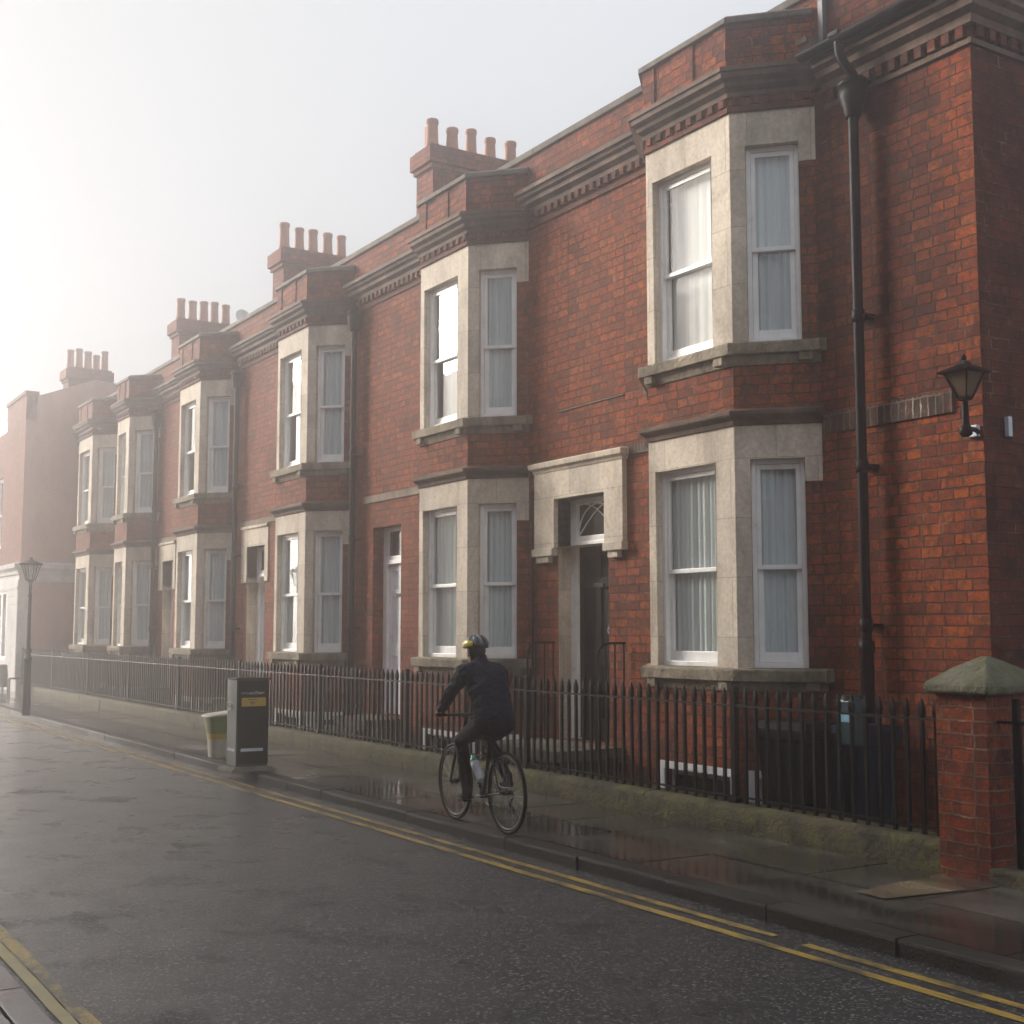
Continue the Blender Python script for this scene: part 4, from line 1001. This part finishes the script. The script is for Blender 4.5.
hb_ = f.build('handlebar', 'bikepaint', BK)
for s_ in (-1, 1):
    f = MB(); f.tube([W3(s_ * .285, .797, .955), W3(s_ * .18, .835, .953)], .0165, 10); f.build('grip', 'rubber', hb_)
f = MB(); f.tube([W3(0, .275, .84), W3(0, .25, .92)], .013, 8); f.build('seat_post', 'bikepaint', BK)
f = MB(); f.rings([[W3(w * cos(2 * pi * k / 12), y, z + h * sin(2 * pi * k / 12)) for k in range(12)] for y, w, h, z in ((.10, .03, .012, .93), (.12, .07, .022, .928), (.2, .065, .024, .925), (.28, .03, .02, .925), (.37, .02, .016, .922), (.385, .01, .008, .92))], True, True); f.build('saddle', 'rubber', BK)
CA = rad(-18)    # left crank angle (forward = +y)
lp = Vector((-.10, .43 + .17 * cos(CA), .275 + .17 * sin(CA))); rp = Vector((.10, .43 - .17 * cos(CA), .275 - .17 * sin(CA)))
f = MB(); f.torus(W3(.05, .43, .275), (1, 0, 0), .085, .006, 32, 6); f.tube([W3(.05, .43, .275), W3(.045, .43, .275)], .03, 12)
for k in range(5): a = 2 * pi * k / 5; f.tube([W3(.048, .43, .275), W3(.05, .43 + .08 * cos(a), .275 + .08 * sin(a))], .007, 6)
f.build('chainring', 'spoke', BK)
f = MB(); f.tube([W3(-.03, .43, .275), W3(-.065, .43, .275), W3(-.07, lp.y, lp.z)], .011, 8); f.tube([W3(.03, .43, .275), W3(.068, .43, .275), W3(.072, rp.y, rp.z)], .011, 8); f.build('crank', 'chrome', BK)
for s_, p in ((-1, lp), (1, rp)):
    f = MB(); x0_ = BX + (p.x - .045); f.box(x0_, x0_ + .09, BY + p.y - .045, BY + p.y + .045, PV + p.z - .01, PV + p.z + .01); f.build('pedal', 'rubber', BK, bevel=.004)
f = MB(); f.tube([W3(.05, 0, WR + .035), W3(.05, .43, .275 + .085)], .004, 6); f.tube([W3(.05, .03, .245), W3(.05, .43, .275 - .085)], .004, 6)
for k in range(5): f.torus(W3(.036 + k * .004, 0, WR), (1, 0, 0), .045 - k * .005, .003, 24, 5)
f.build('chain', 'spoke', BK)
f = MB(); f.tube([W3(.055, .0, WR - .02), W3(.06, .02, .29), W3(.055, .04, .245), W3(.055, .0, .19)], .013, 8); f.torus(W3(.052, 0, .19), (1, 0, 0), .022, .007, 16, 6); f.torus(W3(.052, .035, .245), (1, 0, 0), .022, .007, 16, 6); f.build('derailleur', 'bikepaint', BK)
f = MB(); f.torus(W3(0, .245, .83), (0, 1, .15), .012, .008, 12, 6); f.tube([W3(0, .245, .80), W3(0, .235, .83)], .012, 8); f.build('rear_reflector', 'bikepaint', BK)
# bottle in its cage on the down tube
BT = thing('water_bottle', 'white and teal drinks bottle in the bicycle frame', 'bottle', (BX, BY, PV))
dn = (Vector((0, .84, .715)) - Vector(bb)).normalized(); up_ = Vector((0, -dn.z, dn.y))
q0 = Vector(bb) + dn * .12 + up_ * .055
f = MB(); f.tube([W3(*(q0 + dn * t_)) for t_ in (0, .012, .09, .105, .12, .19, .2)], [.034, .041, .041, .037, .041, .041, .034], 16); f.build('bottle_body', 'bottle_white', BT)
f = MB(); f.tube([W3(*(q0 + dn * t_)) for t_ in (.195, .2, .235, .245, .27)], [.033, .037, .034, .016, .012], 16); f.build('bottle_top', 'bottle_teal', BT)

# ------------------------------------------------------------------ cyclist
PN = thing('person', 'cyclist seen from behind in dark jacket, black trousers and yellow marked helmet', 'person', (BX, BY, PV))
def capsule(mb, pts, rs, n=16, flat=None):
    """rounded chain of ellipses; rs radius or (rx, ry)"""
    pts = [Vector(p) for p in pts]; rings = []
    rs = [(r, r) if not isinstance(r, tuple) else r for r in rs]
    def frame(i):
        t = (pts[min(i + 1, len(pts) - 1)] - pts[max(i - 1, 0)]).normalized(); a = Vector((1, 0, 0)); a = (a - t * a.dot(t))
        a = a.normalized() if a.length > .2 else t.orthogonal().normalized()
        return t, a, t.cross(a)
    def ring(c, a, b, rx, ry): return [c + a * rx * cos(2 * pi * k / n) + b * ry * sin(2 * pi * k / n) for k in range(n)]
    t, a, b = frame(0)
    for q in (.2, .6, .9): rings.append(ring(pts[0] - t * min(rs[0]) * sqrt(1 - q * q) , a, b, rs[0][0] * q, rs[0][1] * q))
    for i in range(len(pts)):
        t, a, b = frame(i); rings.append(ring(pts[i], a, b, *rs[i]))
    for q in (.9, .6, .2): rings.append(ring(pts[-1] + t * min(rs[-1]) * sqrt(1 - q * q), a, b, rs[-1][0] * q, rs[-1][1] * q))
    mb.rings(rings, True, True)
def remeshed(o, vox, smooth=4):
    m = o.modifiers.new('union', 'REMESH'); m.mode = 'VOXEL'; m.voxel_size = vox; m.use_smooth_shade = True
    s = o.modifiers.new('relax', 'SMOOTH'); s.iterations = smooth; s.factor = .5
HIP = lambda s_: W3(s_ * .095, .24, .905)
HEAD = W3(-.015, .565, 1.515)
sh = lambda s_: W3(s_ * .185, .47, 1.325)
wr = lambda s_: W3(s_ * .255, .775, .992)
el = lambda s_: W3(s_ * .265, .585, 1.135)
kn = {-1: W3(-.115, .655, .735), 1: W3(.12, .60, .74)}
an = {-1: W3(-.11, lp.y - .045, lp.z + .105), 1: W3(.11, rp.y - .075, rp.z + .12)}
# skin: head, neck, hands, and a slim core so it is one continuous figure
b = MB()
capsule(b, [W3(0, .25, .95), W3(0, .33, 1.1), W3(0, .42, 1.28), W3(0, .475, 1.37)], [(.13, .09), (.125, .09), (.14, .09), (.09, .06)])
capsule(b, [W3(0, .47, 1.36), W3(-.005, .51, 1.43), W3(-.01, .545, 1.50)], [.065, .056, .056])
capsule(b, [HEAD + Vector((0, .0, -.075)), HEAD + Vector((0, -.008, -.02)), HEAD + Vector((0, -.012, .04)), HEAD + Vector((0, -.008, .085))], [(.055, .066), (.072, .088), (.076, .094), (.055, .07)])
capsule(b, [HEAD + Vector((0, .055, -.085)), HEAD + Vector((0, .06, -.06))], [(.034, .03), (.045, .035)])          # chin and jaw
capsule(b, [HEAD + Vector((0, .092, .015)), HEAD + Vector((0, .108, -.03))], [.009, .014])                            # nose
for s_ in (-1, 1):
    capsule(b, [HEAD + Vector((s_ * .078, -.005, .015)), HEAD + Vector((s_ * .08, -.008, -.03))], [(.010, .022), (.008, .015)])   # ears
    capsule(b, [sh(s_), el(s_), wr(s_)], [.05, .038, .026])
    capsule(b, [HIP(s_), kn[s_], an[s_]], [.075, .05, .034])
    # hand wrapped on the grip
    g0 = W3(s_ * .235, .815, .954)
    capsule(b, [wr(s_), wr(s_) * .45 + (g0 + Vector((0, .005, .028))) * .55, g0 + Vector((0, .012, .028))], [.026, (.042, .02), (.042, .016)])
    for k in range(4):
        xx = s_ * (.20 + k * .021); gy = .797 + (.28 - abs(xx)) * .37; L_ = (.9, 1.0, .96, .8)[k]
        capsule(b, [W3(xx, gy + .012, .985), W3(xx, gy + .036 * L_, .972), W3(xx, gy + .036 * L_, .945), W3(xx, gy + .008, .93)], [.0095, .0092, .009, .008], 8)
    capsule(b, [W3(s_ * .215, .80, .985), W3(s_ * .19, .822, .965), W3(s_ * .178, .838, .94)], [.012, .010, .009], 8)
o = b.build('body', 'skin', PN); remeshed(o, .0055, 3)
# jacket
b = MB()
capsule(b, [W3(0, .215, .91), W3(0, .235, .98), W3(0, .285, 1.08), W3(0, .345, 1.19), W3(0, .405, 1.29), W3(0, .445, 1.35), W3(0, .475, 1.385)], [(.172, .125), (.182, .135), (.178, .138), (.188, .138), (.195, .128), (.165, .10), (.10, .072)], 24)
capsule(b, [W3(0, .462, 1.375), W3(-.004, .50, 1.435)], [(.082, .075), (.071, .068)], 20)
capsule(b, [W3(-.10, .425, 1.37), W3(-.05, .375, 1.345), W3(0, .355, 1.325), W3(.05, .375, 1.345), W3(.10, .425, 1.37)], [(.03, .03), (.036, .042), (.04, .05), (.036, .042), (.03, .03)], 14)     # hood roll
for s_ in (-1, 1):
    capsule(b, [W3(s_ * .11, .45, 1.345), sh(s_), sh(s_) * .5 + el(s_) * .5, el(s_), el(s_) * .5 + wr(s_) * .5, wr(s_) + Vector((0, -.012, .015))], [.085, .078, .064, .056, .049, .041], 18)
o = b.build('jacket', 'jacket', PN); remeshed(o, .009, 4)
tx_ = bpy.data.textures.new('folds', 'CLOUDS'); tx_.noise_scale = .07
dm = o.modifiers.new('folds', 'DISPLACE'); dm.texture = tx_; dm.strength = .034; dm.mid_level = .5
# trousers
b = MB()
capsule(b, [W3(-.04, .22, .91), W3(.04, .22, .91)], [(.12, .13), (.12, .13)], 18)
capsule(b, [W3(0, .235, .98), W3(0, .22, .90)], [(.165, .12), (.165, .12)], 18)
for s_ in (-1, 1):
    m_ = HIP(s_) * .5 + kn[s_] * .5; c_ = kn[s_] * .6 + an[s_] * .4 + Vector((0, -.012, 0))
    capsule(b, [HIP(s_), m_, kn[s_], c_, an[s_]], [.103, .087, .066, .060, .043], 18)
o = b.build('trousers', 'trousers', PN); remeshed(o, .009, 4)
for s_, p in ((-1, lp), (1, rp)):
    f = MB(); A_ = an[s_]; P_ = W3(p.x - .0 * s_, p.y, p.z + .012)
    capsule(f, [A_ + Vector((0, -.035, -.045)), A_ + Vector((0, .01, -.06)), P_ + Vector((0, .02, .028)), P_ + Vector((0, .085, .022))], [(.034, .04), (.038, .042), (.043, .03), (.034, .02)], 14)
    capsule(f, [A_ + Vector((0, 0, .02)), A_ + Vector((0, 0, -.05))], [.04, .042], 14)
    o = f.build('shoe', 'shoe', PN); remeshed(o, .007, 3)
# hair and helmet
f = MB(); capsule(f, [HEAD + Vector((0, -.022, -.055)), HEAD + Vector((0, -.026, .0)), HEAD + Vector((0, -.02, .05))], [(.062, .062), (.078, .086), (.078, .09)], 18); o = f.build('hair', 'hair', PN); remeshed(o, .007, 2)
HR = Matrix.Translation(HEAD + Vector((0, .005, .045))) @ Matrix.Rotation(rad(-8), 4, 'X') @ Matrix.Rotation(rad(14), 4, 'Z')
def helm(th, ph_, k=1.0):
    """th: azimuth (0 = front), ph: from crown"""
    rx, ry, rz = .097 * k, .132 * k, .103 * k
    yy = cos(th) * sin(ph_); back = 1.0
    return HR @ Vector((rx * sin(th) * sin(ph_), ry * yy - .006, rz * cos(ph_)))
f = MB(); nA, nP = 40, 14; R = []
for j in range(nP + 1):
    R.append([helm(2 * pi * k / nA, .06 + (1.62 + .12 * cos(2 * pi * k / nA) * -1) * j / nP) for k in range(nA)])
for j in range(nP, -1, -2):
    R.append([helm(2 * pi * k / nA, .06 + (1.60 - .12 * cos(2 * pi * k / nA)) * j / nP, .86) for k in range(nA)])
f.rings(R, True, True); hm = f.build('helmet', 'helmet', PN, recalc=True)
def rib(th0, th1, p0, p1, wdt, mat, nm, k=1.05):
    f = MB(); N = 12; rings = []
    for i in range(N + 1):
        t_ = i / N; th = th0 + (th1 - th0) * t_; ph_ = p0 + (p1 - p0) * t_
        c = helm(th, ph_, k); o_ = helm(th, ph_, k * .92); up2 = (c - o_).normalized()
        c2 = helm(th + (th1 - th0) / N * .5 + .001, ph_ + (p1 - p0) / N * .5 + .001, k); tv = (c2 - c).normalized(); sd = tv.cross(up2).normalized()
        w2 = wdt * (.45 + .55 * sin(pi * (.15 + .7 * t_)))
        rings.append([c + sd * w2 - up2 * .002, c + sd * w2 * .7 + up2 * .004, c - sd * w2 * .7 + up2 * .004, c - sd * w2 - up2 * .002, c - sd * w2 * .7 - up2 * .012, c + sd * w2 * .7 - up2 * .012])
    f.rings(rings, True, True); return f.build(nm, mat, hm)
for a0, a1 in ((-.18, -2.95), (.18, 2.95), (-.75, -2.3), (.75, 2.3)):
    rib(a0, a1, 1.35, 1.45, .010, 'helmet_grey', 'helmet_rib', 1.045) if False else None
for th in (-2.75, -2.2, -1.6, 1.6, 2.2, 2.75, pi): rib(th, th, .15, 1.45, .013, 'helmet_grey' if abs(th) < 2.9 else 'helmet', 'helmet_rib', 1.04)
rib(-.5, -2.05, 1.26, 1.40, .032, 'helmet_yellow', 'helmet_flash', 1.05)
rib(-.75, -1.6, .95, 1.12, .014, 'helmet_yellow', 'helmet_flash', 1.05)

for o in (BK, BT, PN): o.rotation_euler = (0, 0, rad(-4))

# ------------------------------------------------------------------ haze, sky, sun, camera
mb = MB(); mb.box(-150, 150, -50, 250, -1.12, 12.5)
hz = mb.build('haze', 'ground', recalc=True); hz['kind'] = 'stuff'
hm_ = bpy.data.materials.new('morning_haze'); hm_.use_nodes = True; nt = hm_.node_tree; nt.nodes.clear()
out = nt.nodes.new('ShaderNodeOutputMaterial'); pv = nt.nodes.new('ShaderNodeVolumePrincipled')
pv.inputs['Color'].default_value = (.97, .96, .965, 1); pv.inputs['Density'].default_value = .0155; pv.inputs['Anisotropy'].default_value = .9
nt.links.new(pv.outputs[0], out.inputs['Volume'])
hz.data.materials.clear(); hz.data.materials.append(hm_)

SUN_EL, SUN_AZ = 20, -27      # azimuth from +y towards +x
w = bpy.data.worlds.new('World'); scn.world = w; w.use_nodes = True; nt = w.node_tree
bg = nt.nodes['Background']; sky = nt.nodes.new('ShaderNodeTexSky'); sky.sky_type = 'NISHITA'; sky.sun_disc = False
sky.sun_elevation = rad(SUN_EL); sky.sun_rotation = rad(SUN_AZ); sky.air_density = 1.0; sky.dust_density = 6.0; sky.ozone_density = .6; sky.altitude = 0
hs = nt.nodes.new('ShaderNodeHueSaturation'); hs.inputs['Saturation'].default_value = .45
nt.links.new(sky.outputs[0], hs.inputs['Color'])
sdir = Vector((sin(rad(SUN_AZ)) * cos(rad(SUN_EL)), cos(rad(SUN_AZ)) * cos(rad(SUN_EL)), sin(rad(SUN_EL))))
veil = nt.nodes.new('ShaderNodeMix'); veil.data_type = 'RGBA'; veil.inputs[0].default_value = .93     # mist veil over the clear sky, raised away from the sun as added fill
tcw = nt.nodes.new('ShaderNodeTexCoord'); dt = nt.nodes.new('ShaderNodeVectorMath'); dt.operation = 'DOT_PRODUCT'; dt.inputs[1].default_value = sdir
nt.links.new(tcw.outputs['Generated'], dt.inputs[0])
mr = nt.nodes.new('ShaderNodeMapRange'); mr.inputs['From Min'].default_value = -1; nt.links.new(dt.outputs['Value'], mr.inputs['Value'])
vr = nt.nodes.new('ShaderNodeValToRGB'); nt.links.new(mr.outputs[0], vr.inputs[0]); el_ = vr.color_ramp.elements
while len(el_) < 5: el_.new(.5)
for e_, (p_, c_) in zip(el_, ((0, (.66, .69, .74)), (.45, (.60, .63, .68)), (.66, (.565, .59, .63)), (.77, (.56, .58, .61)), (.97, (.54, .535, .53)))): e_.position = p_; e_.color = (*c_, 1)
vs = nt.nodes.new('ShaderNodeVectorMath'); vs.operation = 'SCALE'; vs.inputs['Scale'].default_value = 7.4; nt.links.new(vr.outputs[0], vs.inputs[0]); nt.links.new(vs.outputs[0], veil.inputs[7])
nt.links.new(hs.outputs[0], veil.inputs[6]); nt.links.new(veil.outputs[2], bg.inputs[0]); bg.inputs[1].default_value = .106

sd = bpy.data.lights.new('sun', 'SUN'); sd.energy = 5.0; sd.angle = rad(20); sd.color = (1, .92, .82)
so = bpy.data.objects.new('sun', sd); COL.objects.link(so)
d = Vector((sin(rad(SUN_AZ)) * cos(rad(SUN_EL)), cos(rad(SUN_AZ)) * cos(rad(SUN_EL)), sin(rad(SUN_EL))))
so.rotation_euler = d.to_track_quat('Z', 'Y').to_euler(); so.location = d * 30

cd = bpy.data.cameras.new('camera'); co_ = bpy.data.objects.new('camera', cd); COL.objects.link(co_)
cd.sensor_width = 36; cd.lens = 1270 * 36 / 1024; cd.clip_end = 1000; cd.clip_start = .05
co_.location = (0, 0, 1.8); co_.rotation_euler = (rad(90 + 5.354), 0, rad(-32.32))
scn.camera = co_
scn.view_settings.view_transform = 'Standard'; scn.view_settings.look = 'None'; scn.view_settings.exposure = 0.9; scn.view_settings.gamma = 1
c = scn.cycles
c.use_denoising = True
try: c.denoiser = 'OPENIMAGEDENOISE'
except Exception: pass
c.max_bounces = 8; c.diffuse_bounces = 3; c.glossy_bounces = 4; c.transparent_max_bounces = 8; c.volume_bounces = 3; c.transmission_bounces = 4
c.volume_step_rate = 5; c.sample_clamp_indirect = 6
for o in bpy.data.objects:
    if '_r' in o: del o['_r']
